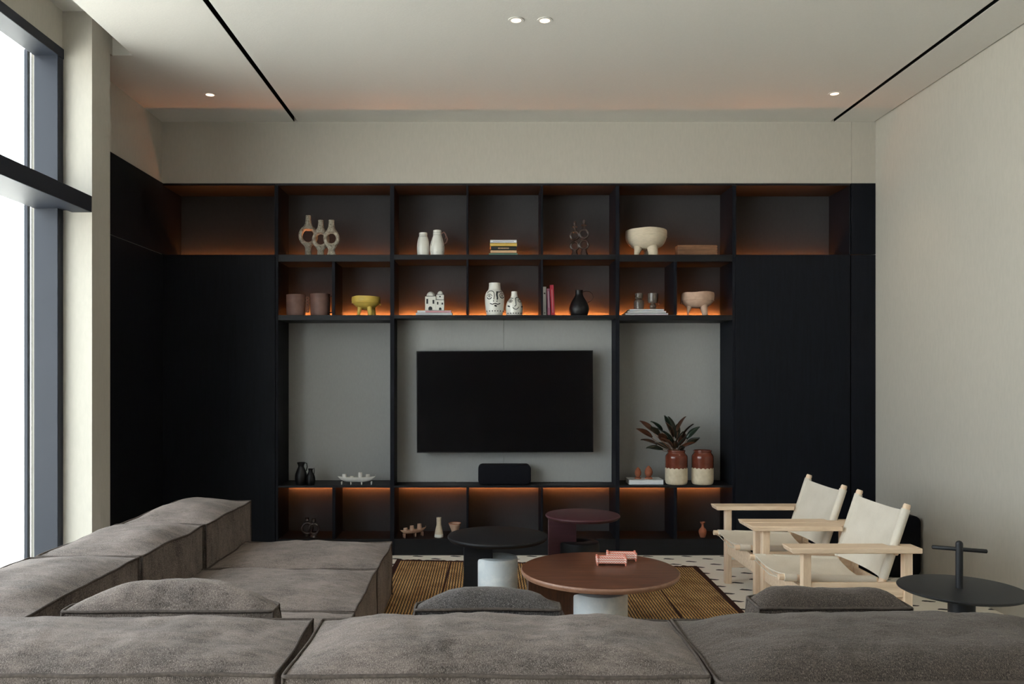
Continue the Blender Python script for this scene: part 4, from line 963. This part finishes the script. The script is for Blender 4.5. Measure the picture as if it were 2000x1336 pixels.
# ------------------------------------------------------------------ sofa
def nz(p, f): return Vector((noise.noise(p*f), noise.noise(p*f+Vector((31, 7, 3))), noise.noise(p*f+Vector((5, 91, 17)))))
def cushion(parent, name, x0, x1, y0, y1, z0, z1, puff, mat, seed, bulge=.012, flat=4.5, res=.022, wob=.012, piping=True, wr=.008, vert_pipe=True, taper=None, flatv=4.5):
    L = parent.location; cx, cy = (x0+x1)/2, (y0+y1)/2; hx, hy = (x1-x0)/2, (y1-y0)/2; so = Vector((seed*3.7, seed*1.3, 0))
    nx = max(8, int((x1-x0)/res)); ny = max(8, int((y1-y0)/res)); nzz = max(5, int((z1-z0)/res))
    def f(tt): return 1-abs(tt)**flat
    def corner_pull(u_, v_): return (abs(u_)*abs(v_))**6
    def warp(p, u_, v_, w_, top):
        q = p+so
        d = nz(q, 3.2)*wob+nz(q, 9)*wob*.35
        # corners drawn in a little, seam sagging between them
        p = p+Vector((d.x, d.y, d.z*.7))
        if taper: p.y = y0+(p.y-y0)*(taper+(1-taper)*(1-abs(u_)**3))
        return p
    m = MB()
    def grid(a, b, fn):
        o = len(m.v)
        for i in range(a+1):
            for j in range(b+1): m.v.append(fn(-1+2*i/a, -1+2*j/b)-L)
        for i in range(a):
            for j in range(b): m.f.append((o+i*(b+1)+j, o+(i+1)*(b+1)+j, o+(i+1)*(b+1)+j+1, o+i*(b+1)+j+1))
    def dens(t): return t*(1.0)
    def topf(u_, v_):
        p = Vector((cx+hx*u_, cy+hy*v_, z1)); k_ = f(u_)*(1-abs(v_)**flatv)
        p = warp(p, u_, v_, 1, True)
        q = p+so
        e = 1-max(abs(u_)**8, abs(v_)**8)
        cr = abs(noise.noise(Vector((q.x*7, q.y*7, 0))))*abs(noise.noise(Vector((q.x*17, q.y*13, 4))))
        edge = max(0, min(1, (1-min(hx*(1-abs(u_)), hy*(1-abs(v_)))/.09)))
        puck = noise.noise(Vector(((q.x+q.y)*32, (q.x-q.y)*6, 1)))*.006*edge*e
        p.z += puff*k_+e*(noise.noise(Vector((q.x*4.5, q.y*4.5, 2)))*.012*min(1, k_*1.6)+noise.noise(Vector((q.x*14, q.y*14, 2)))*wr*.6 - cr*wr*2.2)+puck
        return p
    grid(nx, ny, topf)
    def sidef(axis, sg):
        def fn(t_, w_):
            v0 = (w_+1)/2; zz_ = z0+(z1-z0)*v0
            bl = bulge*(1-abs(w_)**3)*(1-abs(t_)**4)
            if axis == 'y': p = Vector((cx+hx*t_, cy+sg*hy, z1)); u_, v_ = t_, sg
            else: p = Vector((cx+sg*hx, cy+hy*t_, z1)); u_, v_ = sg, t_
            pw = warp(p, u_, v_, 1, True); lowp = Vector((p.x, p.y, z0))
            r = lowp.lerp(pw, v0**.8 if v0 > 0 else 0); r.z = z0+(pw.z-z0)*v0
            q = r+so; e = 1-abs(w_)**6
            wrk = noise.noise(Vector(((q.x+q.y)*26, q.z*5, 3)))*wr*.55*e+noise.noise(Vector((q.x*6, q.y*6, q.z*6)))*wr*1.2*e*(1-abs(t_)**8)
            if axis == 'y': r.y += sg*(bl+wrk)
            else: r.x += sg*(bl+wrk)
            return r
        return fn
    for sg in (-1, 1): grid(nx, nzz, sidef('y', sg)); grid(ny, nzz, sidef('x', sg))
    grid(2, 2, lambda u_, v_: Vector((cx+hx*u_, cy+hy*v_, z0)))
    o = m.build(name, mat, parent, smooth='auto', angle=50)
    if piping:
        pts = []
        for k_ in range(nx): pts.append((-1+2*k_/nx, -1))
        for k_ in range(ny): pts.append((1, -1+2*k_/ny))
        for k_ in range(nx): pts.append((1-2*k_/nx, 1))
        for k_ in range(ny): pts.append((-1, 1-2*k_/ny))
        P3 = []
        for (u_, v_) in pts:
            p = warp(Vector((cx+hx*u_, cy+hy*v_, z1)), u_, v_, 1, True); n_ = Vector((u_ if abs(u_) == 1 else 0, v_ if abs(v_) == 1 else 0, 0))
            if n_.length: n_.normalize()
            P3.append(p+n_*.003+Vector((0, 0, .001))-L)
        pm = MB().tube(P3, .0055, 6, closed=True)
        if vert_pipe:
            for su in (-1, 1):
                for sv in (-1, 1):
                    fn = sidef('y', sv); pm.tube([fn(su, -1+2*i/8)+Vector((su*.002, sv*.002, 0))-L for i in range(9)], .0042, 6)
        pm.build('piping', M_PIPE, o, smooth=True)
    return o
SZ, BZ = .365, .600
def module(x, y, label): return empty('sofa_module', (x, y, 0), label, 'sofa', 'taupe modular sofa')
def feet(t, x0, x1, y0, y1):
    L = t.location
    MB().box(x0+.04-L.x, x1-.04-L.x, y0+.04-L.y, y1-.04-L.y, 0, .045).build('base', M_DARK, t)
G = .010
t = module(-1.3, 4.78, 'far left sofa section nearest the black cupboard')
cushion(t, 'seat', -1.50, -.59, 4.335+G, 5.05, .04, SZ, .050, M_SOFA, 1, .012, flat=3.2, flatv=3); cushion(t, 'backrest', -1.985, -1.522, 4.375+G, 5.22, .04, BZ, .056, M_SOFA, 2, .014, flat=2.8, flatv=2.8, wob=.012)
feet(t, -1.98, -.6, 4.4, 5.0)
t = module(-1.3, 3.95, 'second left sofa section, between the far one and the corner')
cushion(t, 'seat', -1.53, -.585, 3.545+G, 4.335-G, .04, SZ, .055, M_SOFA, 3, .012, flat=3.2, flatv=3); cushion(t, 'backrest', -2.00, -1.530, 3.585+G, 4.375-G, .04, BZ, .056, M_SOFA, 4, .014, flat=2.8, flatv=2.8, wob=.012)
feet(t, -1.98, -.6, 3.6, 4.3)
t = module(-1.3, 2.9, 'corner sofa section at the left foreground')
cushion(t, 'seat', -1.53, -.585, 2.665, 3.545-G, .04, SZ, .05, M_SOFA, 5, .010); cushion(t, 'backrest', -2.02, -1.54, 2.67, 3.585-G, .04, BZ, .056, M_SOFA, 6, .014, flat=2.8, flatv=2.8, wob=.012)
cushion(t, 'backrest', -2.02, -.572, 2.165, 2.655, .04, BZ, .050, M_SOFA, 7, .016, res=.015)
feet(t, -1.98, -.6, 2.3, 3.5)
t = module(.03, 2.5, 'middle foreground sofa section with its back to the viewer')
cushion(t, 'seat', -.575, .60, 2.665, 3.30, .04, SZ, .048, M_SOFA, 8, .010); cushion(t, 'backrest', -.534, .596, 2.150, 2.655, .04, BZ, .057, M_SOFA, 9, .018, res=.015)
feet(t, -.5, .56, 2.3, 3.2)
t = module(1.2, 2.5, 'right foreground sofa section, weaker light painted in as darker brown, with its back to the viewer')
cushion(t, 'seat', .61, 1.80, 2.665, 3.25, .04, SZ, .03, M_SOFADIM, 10, .010); cushion(t, 'backrest', .612, 1.83, 2.115, 2.655, .04, BZ, .066, M_SOFADIM, 11, .018, res=.015)
feet(t, .65, 1.78, 2.3, 3.15)
# loose back cushions standing in front of the backs
def pillow(x0px, x1px, yseam, ycrown, mat, seed, label, Yn=2.70, th=.20, arch=2.0, tp=.35):
    zs = ZZ(yseam, Yn+.01); zc = ZZ(ycrown, Yn+th*.55); xa, xb = XX(x0px, Yn), XX(x1px, Yn)
    t = empty('back_cushion', ((xa+xb)/2, Yn+th/2, SZ+.06), label, 'cushion', 'loose sofa back cushions')
    o = cushion(t, 'cover', xa, xb, Yn, Yn+th, SZ+.055, zs, zc-zs, mat, seed, .022, arch, .015, .006, True, wr=.008, taper=tp, flatv=2.2)
pillow(122, 531, 1193, 1131, M_SOFA, 21, 'wide taupe back cushion behind the left foreground sofa back', arch=2.8)
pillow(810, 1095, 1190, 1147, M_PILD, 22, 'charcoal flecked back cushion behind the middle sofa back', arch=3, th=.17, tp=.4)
pillow(1484, 1780, 1187, 1146, M_SOFADIM, 23, 'dark brown back cushion behind the right sofa back', arch=8, th=.18, tp=.7)
